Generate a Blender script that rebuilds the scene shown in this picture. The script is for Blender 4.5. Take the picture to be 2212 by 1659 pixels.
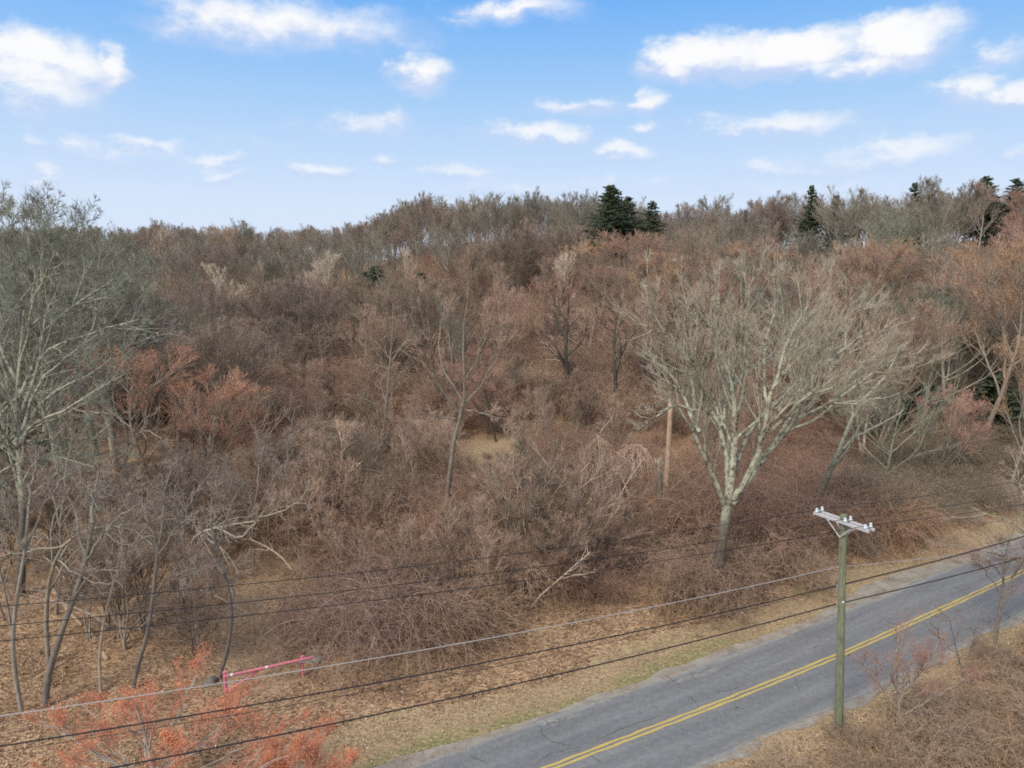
import bpy, math, time
import numpy as np
from math import radians, pi, sin, cos, tan, atan2
T0 = time.time()
for o in list(bpy.data.objects): bpy.data.objects.remove(o)
S = bpy.context.scene
C = S.collection

# ------------------------------------------------------------------ camera, sky, sun, exposure
CAM_H, PITCH, FPX = 22.0, radians(10.0), 1563.0          # FPX: focal length for a 2212 px wide picture
cam_d = bpy.data.cameras.new('camera'); cam = bpy.data.objects.new('camera', cam_d); C.objects.link(cam)
cam.location = (0, 0, CAM_H); cam.rotation_euler = (pi/2 - PITCH, 0, 0)
cam_d.sensor_width = 36; cam_d.lens = 36*FPX/2212; cam_d.clip_end = 6000; cam_d.clip_start = .2
S.camera = cam
S.view_settings.view_transform = 'Standard'; S.view_settings.look = 'None'
S.view_settings.gamma = 1; S.view_settings.exposure = 0.0; S.view_settings.use_curve_mapping = False
SUN_EL, SUN_AZ = radians(48), radians(215)               # high sun behind the camera's left shoulder, veiled by cloud
sd = bpy.data.lights.new('sun', 'SUN'); sd.energy = 3.2; sd.angle = radians(22); sd.color = (1, .94, .85)
sun = bpy.data.objects.new('sun', sd); C.objects.link(sun)
sun.rotation_euler = (pi/2 - SUN_EL, 0, pi - SUN_AZ)
S.cycles.filter_width = 1.8; S.cycles.max_bounces = 5; S.cycles.diffuse_bounces = 3; S.cycles.glossy_bounces = 2
S.cycles.transparent_max_bounces = 4; S.cycles.sample_clamp_indirect = 4
try:
    S.cycles.use_denoising = False
except Exception: pass

def ray(u, v):
    xr = (u-1106)/FPX; yr = -(v-829.5)/FPX
    return np.array([xr, cos(PITCH)+yr*sin(PITCH), -sin(PITCH)+yr*cos(PITCH)])

class NT:
    def __init__(s, t): s.t = t; s.n = t.nodes; s.l = t.links
    def add(s, k, **kw):
        n = s.n.new(k)
        for a, b in kw.items(): setattr(n, a, b)
        return n
    def put(s, sock, val):
        if isinstance(val, bpy.types.NodeSocket): s.l.new(val, sock)
        elif val is not None: sock.default_value = val
    def math(s, op, a, b=None, c=None, clamp=False):
        n = s.add('ShaderNodeMath', operation=op, use_clamp=clamp)
        s.put(n.inputs[0], a); s.put(n.inputs[1], b)
        if c is not None: s.put(n.inputs[2], c)
        return n.outputs[0]
    def vmath(s, op, a, b=None):
        n = s.add('ShaderNodeVectorMath', operation=op)
        s.put(n.inputs[0], a)
        if b is not None: s.put(n.inputs[1], b)
        return n.outputs[1] if op in ('LENGTH', 'DOT_PRODUCT') else n.outputs[0]
    def mix(s, f, a, b, blend='MIX'):
        n = s.add('ShaderNodeMix', data_type='RGBA', blend_type=blend)
        s.put(n.inputs[0], f); s.put(n.inputs[6], a); s.put(n.inputs[7], b)
        return n.outputs[2]
    def noise(s, vec, scale, detail=4, rough=.55, dist=0):
        n = s.add('ShaderNodeTexNoise'); s.put(n.inputs['Vector'], vec)
        n.inputs['Scale'].default_value = scale; n.inputs['Detail'].default_value = detail
        n.inputs['Roughness'].default_value = rough; n.inputs['Distortion'].default_value = dist
        return n.outputs[0], n.outputs[1]
    def voro(s, vec, scale, feature='F1'):
        n = s.add('ShaderNodeTexVoronoi', feature=feature); s.put(n.inputs['Vector'], vec); n.inputs['Scale'].default_value = scale
        return n
    def ss(s, x, a, b, lo=0., hi=1.):
        n = s.add('ShaderNodeMapRange', interpolation_type='SMOOTHSTEP')
        s.put(n.inputs[0], x); n.inputs[1].default_value = a; n.inputs[2].default_value = b
        n.inputs[3].default_value = lo; n.inputs[4].default_value = hi
        return n.outputs[0]
    def ramp(s, x, stops, interp='LINEAR'):
        n = s.add('ShaderNodeValToRGB'); s.put(n.inputs[0], x); cr = n.color_ramp; cr.interpolation = interp
        while len(cr.elements) < len(stops): cr.elements.new(.5)
        for e, (p, c) in zip(cr.elements, stops): e.position = p; e.color = (*c, 1) if len(c) == 3 else c
        return n.outputs[0]

def srgb(r, g, b):
    f = lambda c: (c/255/12.92) if c/255 <= .04045 else ((c/255+.055)/1.055)**2.4
    return (f(r), f(g), f(b))

W = bpy.data.worlds.new('World'); S.world = W; W.use_nodes = True
n = NT(W.node_tree); n.n.clear()
SKY_STRENGTH = .10
def build_sky():
    tc = n.add('ShaderNodeTexCoord').outputs['Generated']
    sky = n.add('ShaderNodeTexSky', sky_type='NISHITA', sun_disc=False)
    sky.sun_elevation = SUN_EL; sky.sun_rotation = SUN_AZ; sky.altitude = 20; sky.dust_density = 1.5
    sep = n.add('ShaderNodeSeparateXYZ'); n.l.new(tc, sep.inputs[0])
    x, y, z = sep.outputs
    az = n.math('ARCTAN2', x, y); el = n.math('ARCSINE', z)
    # clear-sky colour by elevation (haze near the horizon), blended over the physical sky
    k = 1/SKY_STRENGTH
    st = lambda r, g, b: tuple(c*k*.1 for c in srgb(r, g, b))   # ramp holds values/10, multiplied back below
    e01 = n.math('MULTIPLY', n.math('ADD', el, 0.0), 1/(pi/2), clamp=True)
    rp = n.ramp(e01, [(0.0, st(220,233,253)), (.045, st(214,231,253)), (.085, st(194,221,252)), (.125, st(170,209,250)), (.16, st(146,196,249)), (.20, st(116,180,248)), (.30, st(92,162,240)), (.6, st(76,140,225)), (1, st(66,128,215))])
    rp = n.vmath('MULTIPLY', rp, (10, 10, 10))
    base = n.mix(.97, sky.outputs[0], rp)
    # clouds: an irregular field of cumulus, the ones in view placed by azimuth and elevation
    f1, c1 = n.noise(n.vmath('MULTIPLY', tc, (1, 1, 1.9)), 7, 6, .62)
    f2, c2 = n.noise(n.vmath('MULTIPLY', tc, (1, 1, 1.6)), 26, 5, .6)
    wob = n.vmath('ADD', n.vmath('MULTIPLY', n.vmath('SUBTRACT', c1, (.5, .5, .5)), (.16, .055, 0)), n.vmath('MULTIPLY', n.vmath('SUBTRACT', c2, (.5, .5, .5)), (.035, .03, 0)))
    cb = n.add('ShaderNodeCombineXYZ'); n.l.new(az, cb.inputs[0]); n.l.new(el, cb.inputs[1])
    p = n.vmath('ADD', cb.outputs[0], wob)
    clouds = [(105,150,170,70,1.15),(55,112,85,52,1.3),(215,148,62,58,1.3),(80,212,200,48,.6),(620,48,320,55,.85),(740,72,170,42,.7),
     (885,155,92,44,1.2),(1130,20,140,32,.85),(1520,108,150,46,1.2),(1700,100,190,46,1.3),(1940,84,140,56,1.5),(1850,138,190,26,.7),
     (2105,185,80,36,1.1),(2200,200,85,36,1.15),(1250,222,120,27,.8),(1395,205,68,30,.95),(770,268,150,36,.72),(825,252,60,22,.8),
     (1140,287,130,27,.95),(1210,297,62,26,1.0),(1360,330,100,26,1.05),(1400,268,55,20,.7),(1690,272,190,32,.85),(1970,312,150,32,.95),
     (320,303,110,26,.9),(180,305,60,19,.75),(75,302,62,24,.6),(470,335,62,19,.8),(670,362,110,21,1.05),(480,370,52,15,.7),
     (60,372,42,30,1.0),(1850,345,330,34,.62),(260,335,300,32,.5),(1150,402,480,24,.5),(1700,402,330,20,.5),(560,300,140,18,.4),(1560,245,110,16,.4),(1010,52,60,16,.45),(2190,95,60,30,.6),(2190,330,70,30,.6),(990,365,135,21,.8),(1660,355,210,26,.6),(840,335,55,13,.75)]
    m = None; lit = None
    for (cu, cv, a, b, s) in clouds:
        d = ray(cu, cv); ca = atan2(d[0], d[1]); ce = atan2(d[2], math.hypot(d[0], d[1]))
        sa = a/FPX*math.cos(ca)**2*1.22; sb = b/FPX*1.16
        q = n.vmath('MULTIPLY', n.vmath('SUBTRACT', p, (ca, ce-.006, 0)), (1/sa, 1/sb, 0))
        v = n.math('MULTIPLY', n.math('SUBTRACT', 1.0, n.vmath('LENGTH', q)), s)
        m = v if m is None else n.math('MAXIMUM', m, v)
        v2 = n.math('MULTIPLY', n.math('SUBTRACT', 1.0, n.vmath('LENGTH', n.vmath('SUBTRACT', q, (.05, .42, 0)))), s)
        lit = v2 if lit is None else n.math('MAXIMUM', lit, v2)
    m = n.math('MAXIMUM', m, -.6)
    # the rest of the sky, outside this stretch, carries the same kind of broken cloud
    g, _ = n.noise(n.vmath('ADD', n.vmath('MULTIPLY', tc, (1, 1, 2.2)), (3.1, 7.7, 1.3)), 3.2, 5, .6)
    gen = n.ss(g, .34, .62, -.4, 1.1)
    far = n.math('MAXIMUM', n.ss(el, .36, .50), n.ss(n.math('ABSOLUTE', az), .66, .85))
    m = n.math('MAXIMUM', m, n.math('SUBTRACT', n.math('MULTIPLY', gen, far), n.math('MULTIPLY', n.math('SUBTRACT', 1.0, far), .6)))
    dens = n.math('ADD', m, n.math('ADD', n.math('MULTIPLY', n.math('SUBTRACT', f2, .5), .65), n.math('MULTIPLY', n.math('SUBTRACT', f1, .5), .5)))
    alpha = n.ss(dens, -.02, .80)
    lit = n.math('MAXIMUM', lit, n.math('MULTIPLY', gen, far))
    shade = n.ss(n.math('ADD', lit, n.math('ADD', n.math('MULTIPLY', n.math('SUBTRACT', f2, .5), .9), n.math('MULTIPLY', n.math('SUBTRACT', f1, .5), .9))), .12, .72)
    white = n.mix(shade, tuple(c*k for c in srgb(200,216,247))+(1,), tuple(c*k for c in (1, .995, .99))+(1,))
    alpha = n.math('MULTIPLY', alpha, .96)
    # near the horizon clouds drown in haze
    alpha = n.math('MULTIPLY', alpha, n.ss(el, .03, .24, .42, 1))
    col = n.mix(alpha, base, white)
    bg = n.add('ShaderNodeBackground'); bg.inputs[1].default_value = SKY_STRENGTH
    n.l.new(col, bg.inputs[0])
    out = n.add('ShaderNodeOutputWorld'); n.l.new(bg.outputs[0], out.inputs[0])
build_sky()
W.cycles.sampling_method = 'MANUAL'; W.cycles.sample_map_resolution = 512

# ------------------------------------------------------------------ terrain height and road course
RC = np.array([(-120,-34),(-70,-9.5),(-40,5.6),(-15,19.0),(1.7,28.2),(13.25,34.4),(18.9,37.6),(26.1,41.95),(36.2,48.15),(50,57.0),(70,70.5),(100,92),(150,130)], float)
def resample(P, step):
    P = np.asarray(P, float)
    d = np.r_[0, np.cumsum(np.linalg.norm(np.diff(P, axis=0), axis=1))]
    # Catmull-like smoothing via dense cubic interpolation
    t = np.arange(0, d[-1], step)
    out = np.zeros((len(t), P.shape[1]))
    m = np.gradient(P, d, axis=0)
    i = np.clip(np.searchsorted(d, t, side='right')-1, 0, len(d)-2)
    h = (d[i+1]-d[i])[:, None]; s = ((t-d[i])[:, None])/h
    out = (2*s**3-3*s**2+1)*P[i] + (s**3-2*s**2+s)*h*m[i] + (-2*s**3+3*s**2)*P[i+1] + (s**3-s**2)*h*m[i+1]
    return out
RL = resample(RC, .5)
RT = np.gradient(RL, axis=0); RT /= np.linalg.norm(RT, axis=1)[:, None]
RN = np.c_[-RT[:, 1], RT[:, 0]]                          # towards the wood
RS = np.arange(len(RL))*.5
def road_dist(x, y):
    x = np.atleast_1d(np.asarray(x, float)); y = np.atleast_1d(np.asarray(y, float))
    P = np.c_[x.ravel(), y.ravel()]; out = np.zeros(len(P))
    R4 = RL[::4]; N4 = RN[::4]
    for k in range(0, len(P), 20000):
        D = P[k:k+20000, None, :]-R4[None]
        i = np.argmin((D**2).sum(2), axis=1)
        out[k:k+20000] = ((P[k:k+20000]-R4[i])*N4[i]).sum(1)
    far = np.abs(out) < 0
    return out.reshape(x.shape)
def sstep(a, b, x):
    t = np.clip((x-a)/(b-a), 0, 1); return t*t*(3-2*t)
sx = np.array([-2.0,-.30,-.22,-.12,.1,.19,.24,.32,.5,.7,2.0])
sD = np.array([330,330,300,215,195,185,175,160,145,135,135.])
sZ = np.array([16.5,16.5,17.5,21.5,20.5,16.5,15.5,17.5,17.0,18.5,18.5])
def lumps(x, y):
    return (np.sin(x*.21+1.3)*np.sin(y*.17+.4)*.35 + np.sin(x*.53+y*.31)*.16 + np.sin(x*.9-y*.77+2)*.07 + np.sin(x*1.9+y*1.3)*np.sin(y*2.1-x*.6)*.04)
def hgt(x, y, rd=None):
    x = np.asarray(x, float); y = np.asarray(y, float)
    if rd is None: rd = road_dist(x, y).reshape(x.shape)
    r = np.hypot(x, y); s = x/np.maximum(y, 1.)
    s = np.where(y < 1, 0, s)
    D = np.interp(s, sx, sD); Z = np.interp(s, sx, sZ)
    t = np.clip((r-75)/(D-75), 0, 1)
    h = Z*(t**1.25*.35+.65*t*t*(3-2*t)) * sstep(-20, 40, y)
    h = h - sstep(D+20, D+500, r)*Z*.6*(t > 0)
    h = h*sstep(5, 30, rd)
    return h + lumps(x, y)*sstep(5, 14, np.abs(rd)) + .25*sstep(4.2, 9, np.abs(rd))
def hz(x, y): return float(hgt(np.array([x]), np.array([y]))[0])
def G(u, v):
    """ground point that shows at this place of the picture"""
    d = ray(u, v); o = np.array([0, 0, CAM_H]); t = 5.0
    ts = np.arange(20, 420, .5)/d[1]
    P = o+ts[:, None]*d
    below = P[:, 2] < hgt(P[:, 0], P[:, 1])
    i = int(np.argmax(below)) if below.any() else len(ts)-1
    return P[i]
def Wp(u, v, Y):
    d = ray(u, v); t = Y/d[1]
    return np.array([d[0]*t, Y, CAM_H+d[2]*t])

# ------------------------------------------------------------------ mesh helpers
def mesh_from(name, V, F, mat, smooth=True, uv=None, attrs=None):
    """V (n,3); F list of int arrays (m,3) or (m,4)"""
    me = bpy.data.meshes.new(name)
    V = np.asarray(V, np.float32)
    me.vertices.add(len(V)); me.vertices.foreach_set('co', V.ravel())
    loops = np.concatenate([f.ravel() for f in F]).astype(np.int32)
    sizes = np.concatenate([np.full(len(f), f.shape[1]) for f in F]).astype(np.int32)
    me.loops.add(len(loops)); me.loops.foreach_set('vertex_index', loops)
    me.polygons.add(len(sizes)); st = np.zeros(len(sizes), np.int32); st[1:] = np.cumsum(sizes)[:-1]
    me.polygons.foreach_set('loop_start', st)
    if smooth: me.polygons.foreach_set('use_smooth', np.ones(len(sizes), bool))
    for m in (mat if isinstance(mat, (list, tuple)) else [mat]): me.materials.append(m)
    me.update(calc_edges=True)
    if attrs:
        for k, a in attrs.items():
            at = me.attributes.new(k, 'FLOAT_COLOR', 'POINT'); at.data.foreach_set('color', np.asarray(a, np.float32).ravel())
    if uv is not None:
        l = me.uv_layers.new(name='UVMap'); l.data.foreach_set('uv', np.asarray(uv, np.float32)[loops].ravel())
    return me
def tubes(P, R, k):
    """P (B,n,3), R (B,n) -> verts, quads. open tubes, the far end tapers by R"""
    B, m, _ = P.shape
    T = np.gradient(P, axis=1); T /= np.linalg.norm(T, axis=2, keepdims=True)+1e-9
    ref = np.where(np.abs(T[:, :1, 2:3]) > .9, np.array([1., 0, 0]), np.array([0, 0, 1.]))
    ref = np.broadcast_to(ref, T.shape)
    A = np.cross(T, ref); A /= np.linalg.norm(A, axis=2, keepdims=True)+1e-9
    Bn = np.cross(T, A)
    ang = np.arange(k)*2*pi/k
    V = P[:, :, None, :] + R[:, :, None, None]*(A[:, :, None, :]*np.cos(ang)[None, None, :, None] + Bn[:, :, None, :]*np.sin(ang)[None, None, :, None])
    idx = np.arange(B*m*k).reshape(B, m, k)
    a = idx[:, :-1, :]; b = idx[:, 1:, :]
    F = np.stack([a, np.roll(a, -1, 2), np.roll(b, -1, 2), b], -1).reshape(-1, 4)
    return V.reshape(-1, 3), F
def spikes(P0, P1, r, rng):
    """3-sided pyramids: fine twigs"""
    B = len(P0); T = P1-P0; T = T/(np.linalg.norm(T, axis=1, keepdims=True)+1e-9)
    ref = rng.normal(size=(B, 3)); A = np.cross(T, ref); A /= np.linalg.norm(A, axis=1, keepdims=True)+1e-9; Bn = np.cross(T, A)
    r = np.asarray(r)[:, None] if np.ndim(r) else r
    V = np.empty((B, 4, 3))
    for j in range(3): V[:, j] = P0 + r*(A*cos(j*2*pi/3)+Bn*sin(j*2*pi/3))
    V[:, 3] = P1
    i = np.arange(B)[:, None]*4
    F = np.concatenate([i+np.array([[0, 1, 3]]), i+np.array([[1, 2, 3]]), i+np.array([[2, 0, 3]])])
    return V.reshape(-1, 3), F
def join(parts):
    V = []; F = []; o = 0
    for v, f in parts:
        V.append(v); F.append(f+o); o += len(v)
    return np.concatenate(V), F
def unit(v): return v/(np.linalg.norm(v, axis=-1, keepdims=True)+1e-9)
def grow(P0, D0, L, R0, nseg, rng, wander=.15, up=0., tip=.35, grav=0.):
    B = len(P0); P = np.empty((B, nseg+1, 3)); P[:, 0] = P0; D = unit(D0.copy())
    for s in range(nseg):
        D = D + rng.normal(size=(B, 3))*wander; D[:, 2] += up - grav*(s/nseg)
        D = unit(D); P[:, s+1] = P[:, s]+D*(L/nseg)[:, None]
    t = np.linspace(0, 1, nseg+1)
    R = np.asarray(R0)[:, None]*(1-(1-tip)*t)[None]
    return P, R
def children(P, R, n, rng, t0=.3, ang=(35, 60), ratio=(.4, .6), rr=.6, L=None, tpow=1., lenfall=.5, prop=False):
    """n children per parent; returns base, direction, length, radius"""
    B, m, _ = P.shape
    pi_ = np.repeat(np.arange(B), n)
    t = t0+(1-t0)*rng.random(len(pi_))**tpow
    x = t*(m-1); i = np.minimum(x.astype(int), m-2); f = (x-i)[:, None]
    base = P[pi_, i]*(1-f)+P[pi_, i+1]*f
    T = unit(P[pi_, i+1]-P[pi_, i])
    r = R[pi_, i]*(1-f[:, 0])+R[pi_, i+1]*f[:, 0]
    N = unit(np.cross(T, rng.normal(size=T.shape)))
    a = np.radians(rng.uniform(*ang, size=len(pi_)))[:, None]
    D = T*np.cos(a)+N*np.sin(a)
    plen = np.linalg.norm(np.diff(P, axis=1), axis=2).sum(1)[pi_]
    ln = plen*rng.uniform(*ratio, size=len(pi_))*(1-lenfall*(t-t0)/(1-t0+1e-6))
    if prop:
        k = rng.random(len(ln)) < np.clip(plen/plen.max()*1.5, .12, 1); base, D, ln, r = base[k], D[k], ln[k], r[k]
    return base, D, ln, r*rr

# ------------------------------------------------------------------ materials
def new_mat(name):
    m = bpy.data.materials.new(name); m.use_nodes = True; t = NT(m.node_tree); t.n.clear()
    b = t.add('ShaderNodeBsdfPrincipled'); o = t.add('ShaderNodeOutputMaterial'); t.l.new(b.outputs[0], o.inputs[0])
    b.inputs['Specular IOR Level'].default_value = .25; b.inputs['Roughness'].default_value = .85
    return m, t, b
def own_color(t, oi, fixed):
    if fixed is None: return oi.outputs['Color'], oi.outputs['Alpha']
    c = t.add('ShaderNodeRGB'); c.outputs[0].default_value = (*fixed[:3], 1)
    return c.outputs[0], (fixed[3] if len(fixed) > 3 else 0.)
def mat_bark(fixed=None):
    m, t, b = new_mat('bark')
    oi = t.add('ShaderNodeObjectInfo'); OC, OA = own_color(t, oi, fixed); co = t.add('ShaderNodeTexCoord').outputs['Object']
    off = t.vmath('ADD', co, t.math('MULTIPLY', oi.outputs['Random'], 40.))
    f, _ = t.noise(t.vmath('MULTIPLY', off, (1, 1, .35)), 7, 5, .7)
    f2, _ = t.noise(off, 1.1, 4, .65)
    dark = t.mix(1.0, OC, t.ramp(f, [(.25, (.45,.44,.43)), (.5, (.95,.93,.9)), (.75, (1.5,1.45,1.4))]), 'MULTIPLY')
    f3, _ = t.noise(off, 3.5, 5, .75)
    lich = t.mix(f3, (.24,.25,.18,1), (.55,.54,.395,1))
    sz = t.add('ShaderNodeSeparateXYZ'); t.l.new(co, sz.inputs[0])
    OA = t.math('MULTIPLY', OA, t.ss(t.math('ADD', sz.outputs[2], t.math('MULTIPLY', f2, 3.)), 5.2, 9.5))
    sel = t.math('MULTIPLY', t.ss(t.math('ADD', f3, t.math('MULTIPLY', f2, .5)), .60, .82), OA)
    t.l.new(t.mix(sel, dark, lich), b.inputs['Base Color'])
    bp = t.add('ShaderNodeBump'); bp.inputs['Strength'].default_value = .6; bp.inputs['Distance'].default_value = .03
    t.l.new(f, bp.inputs['Height']); t.l.new(bp.outputs[0], b.inputs['Normal'])
    return m
def mat_twig(fixed=None):
    m, t, b = new_mat('twig')
    oi = t.add('ShaderNodeObjectInfo'); OC, OA = own_color(t, oi, fixed); co = t.add('ShaderNodeTexCoord').outputs['Object']
    f, c = t.noise(co, 2.2, 3, .7)
    rnd = t.math('ADD', t.math('MULTIPLY', oi.outputs['Random'], .3), .85)
    g = t.vmath('MULTIPLY', t.ramp(f, [(.3, (.62,.60,.60)), (.5, (1,1,1)), (.72, (1.35,1.33,1.28))]), rnd)
    t.l.new(t.mix(1.0, OC, g, 'MULTIPLY'), b.inputs['Base Color'])
    return m
def mat_bud(fixed=None):
    m, t, b = new_mat('bud')
    oi = t.add('ShaderNodeObjectInfo'); OC, OA = own_color(t, oi, fixed); co = t.add('ShaderNodeTexCoord').outputs['Object']
    f, c = t.noise(co, 9, 2, .6)
    g = t.ramp(f, [(.3, (.6,.5,.5)), (.5, (1,1,1)), (.7, (1.2,1.7,1.4))])
    t.l.new(t.mix(1.0, OC, g, 'MULTIPLY'), b.inputs['Base Color'])
    return m
def mat_plain(name, col, rough=.7, var=.25, scale=6, metal=0, bump=0):
    m, t, b = new_mat(name)
    co = t.add('ShaderNodeTexCoord').outputs['Object']
    f, _ = t.noise(co, scale, 5, .65)
    lo = tuple(c*(1-var) for c in col)+(1,); hi = tuple(min(1, c*(1+var)) for c in col)+(1,)
    t.l.new(t.mix(f, lo, hi), b.inputs['Base Color']); b.inputs['Roughness'].default_value = rough; b.inputs['Metallic'].default_value = metal
    if bump:
        bp = t.add('ShaderNodeBump'); bp.inputs['Strength'].default_value = bump; bp.inputs['Distance'].default_value = .02
        t.l.new(f, bp.inputs['Height']); t.l.new(bp.outputs[0], b.inputs['Normal'])
    return m
M_BARK, M_TWIG, M_BUD = mat_bark(), mat_twig(), mat_bud()
M_NEEDLE = mat_plain('needles', (.07,.09,.05), .8, .5, 3)
M_DEADWOOD = mat_plain('dead_wood', (.42,.31,.22), .85, .45, 5, bump=.4)

def tag(o, label=None, cat=None, group=None, kind=None):
    if label: o['label'] = label
    if cat: o['category'] = cat
    if group: o['group'] = group
    if kind: o['kind'] = kind
    return o
def obj(name, me, parent=None, color=None, loc=None):
    o = bpy.data.objects.new(name, me); C.objects.link(o)
    if parent is not None: o.parent = parent
    if color is not None: o.color = color
    if loc is not None: o.location = loc
    return o
def empty(name, loc, rz=0, sc=1.):
    o = bpy.data.objects.new(name, None); C.objects.link(o); o.location = loc; o.rotation_euler = (0, 0, rz)
    o.scale = (sc, sc, sc) if np.ndim(sc) == 0 else sc
    o.empty_display_size = .2
    return o

# ------------------------------------------------------------------ the ground
def ground():
    xs = np.unique(np.r_[np.linspace(-2500, -260, 10), np.arange(-260, -44, 6.), np.arange(-44, 60, .5), np.arange(60, 260, 6.), np.linspace(260, 2500, 10)])
    ys = np.unique(np.r_[np.linspace(-400, 14, 9), np.arange(14, 76, .5), np.arange(76, 140, 2.), np.arange(140, 420, 7.), np.linspace(420, 3000, 12)])
    X, Y = np.meshgrid(xs, ys); rd = road_dist(X, Y)
    Z = hgt(X, Y, rd)
    V = np.stack([X, Y, Z], -1).reshape(-1, 3)
    nx, ny = len(xs), len(ys); i = np.arange(nx*ny).reshape(ny, nx)
    F = np.stack([i[:-1, :-1], i[:-1, 1:], i[1:, 1:], i[1:, :-1]], -1).reshape(-1, 4)
    # what grows where: R straw grass, G green grass, B bare track
    wob = np.sin(X*.7)*np.sin(Y*.9+1)*.8+np.sin(X*.23+Y*.4)*1.2
    d = rd
    straw = sstep(7.2, 5.2, d+wob*.5)*(d > 0) + sstep(6, 4, -d)*(d < 0)*.6
    green = sstep(5.0, 3.6, d+wob*.4)*(d > 0)*.8*sstep(24, 8, X) 
    gp = G(18, 1040); green = np.maximum(green, np.exp(-(((X-gp[0]+2)/7)**2+((Y-gp[1])/9)**2))*2.2)
    p0 = G(560, 1470)[:2]; p1 = G(530, 1330)[:2]; p2 = G(590, 1200)[:2]
    def seg(a, b):
        ab = b-a; t = np.clip(((X-a[0])*ab[0]+(Y-a[1])*ab[1])/(ab@ab), 0, 1)
        return np.hypot(X-a[0]-t*ab[0], Y-a[1]-t*ab[1])
    track = sstep(1.9, 1.0, np.minimum(seg(p0, p1), seg(p1, p2))+wob*.25)
    for (u, v, a, b) in [(1065, 985, 5, 8), (860, 770, 9, 7), (1150, 890, 6, 6), (1120, 1010, 5, 4), (700, 880, 6, 5)]:
        g = G(u, v); straw = np.maximum(straw, .9*np.exp(-(((X-g[0])/a)**2+((Y-g[1])/b)**2)))
    col = np.stack([np.clip(straw, 0, 1), np.clip(green, 0, 1), np.clip(track, 0, 1), np.ones_like(X)], -1).reshape(-1, 4)
    m, t, b = new_mat('leafy_ground')
    co = t.add('ShaderNodeTexCoord').outputs['Object']
    at = t.add('ShaderNodeAttribute', attribute_name='cover')
    sp = t.add('ShaderNodeSeparateColor'); t.l.new(at.outputs['Color'], sp.inputs[0])
    v = t.voro(t.vmath('MULTIPLY', co, (1, 1.3, 1)), 7.5)
    s2 = t.add('ShaderNodeSeparateColor'); t.l.new(v.outputs['Color'], s2.inputs[0])
    leafc = t.ramp(s2.outputs[0], [(0, (.11,.065,.038)), (.25, (.23,.14,.08)), (.5, (.33,.21,.12)), (.75, (.42,.28,.165)), (1, (.50,.37,.235))])
    big, _ = t.noise(co, .35, 5, .65); fine, _ = t.noise(co, 5, 5, .7)
    leafc = t.mix(1., leafc, t.ramp(big, [(.28, (.42,.38,.36)), (.45, (.8,.76,.72)), (.55, (1.0,.97,.93)), (.72, (1.2,1.2,1.18))]), 'MULTIPLY')
    straw_c = t.ramp(fine, [(.3, (.14,.10,.055)), (.5, (.34,.25,.14)), (.7, (.50,.40,.235))])
    green_c = t.ramp(fine, [(.3, (.045,.055,.018)), (.5, (.20,.19,.075)), (.7, (.42,.36,.18))])
    track_c = t.ramp(fine, [(.3, (.28,.18,.10)), (.5, (.46,.32,.19)), (.7, (.56,.42,.27))])
    brk = lambda s, w: t.ss(t.math('ADD', s, t.math('MULTIPLY', t.math('SUBTRACT', fine, .5), w)), .35, .65)
    c = t.mix(t.math('MULTIPLY', brk(sp.outputs[0], 1.6), .75), leafc, straw_c)
    gn, _ = t.noise(co, 1.1, 4, .7); gn = t.math('ADD', gn, t.ss(sp.outputs[1], .85, 1., 0, .4))
    c = t.mix(t.math('MULTIPLY', t.math('MULTIPLY', brk(sp.outputs[1], 2.4), t.ss(gn, .34, .55)), .85), c, green_c)
    c = t.mix(t.math('MULTIPLY', brk(sp.outputs[2], 1.9), .5), c, track_c)
    t.l.new(c, b.inputs['Base Color']); b.inputs['Roughness'].default_value = .95
    bp = t.add('ShaderNodeBump'); bp.inputs['Strength'].default_value = .9; bp.inputs['Distance'].default_value = .05
    t.l.new(v.outputs['Distance'], bp.inputs['Height']); t.l.new(bp.outputs[0], b.inputs['Normal'])
    me = mesh_from('ground', V, [F], m, True, attrs={'cover': col})
    tag(obj('ground', me), kind='structure')
ground()

# ------------------------------------------------------------------ the road
def strip(name, offs, z, mat, s0=60, s1=None, jit=0, seed=0, step=1):
    """offs: two or more lateral offsets (numbers or functions of s)"""
    rng = np.random.default_rng(seed)
    sel = np.arange(0, len(RL), step); s = RS[sel]
    if s1: k = (s > s0) & (s < s1); sel = sel[k]; s = s[k]
    cols = []; uv = []
    for j, o in enumerate(offs):
        d = o(s) if callable(o) else np.full(len(s), float(o))
        if jit and j in (0, len(offs)-1): d = d + np.convolve(rng.normal(size=len(s)), [.3, .4, .3], 'same')*jit
        cols.append(np.c_[RL[sel]+RN[sel]*d[:, None], np.full(len(s), z)]); uv.append(np.c_[s, d])
    V = np.stack(cols, 1); UV = np.stack(uv, 1); m, k = V.shape[:2]
    i = np.arange(m*k).reshape(m, k)
    F = np.stack([i[:-1, :-1], i[1:, :-1], i[1:, 1:], i[:-1, 1:]], -1).reshape(-1, 4)[:, ::-1]
    me = mesh_from(name, V.reshape(-1, 3), [F], mat, False, uv=UV.reshape(-1, 2))
    return obj(name, me)
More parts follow.
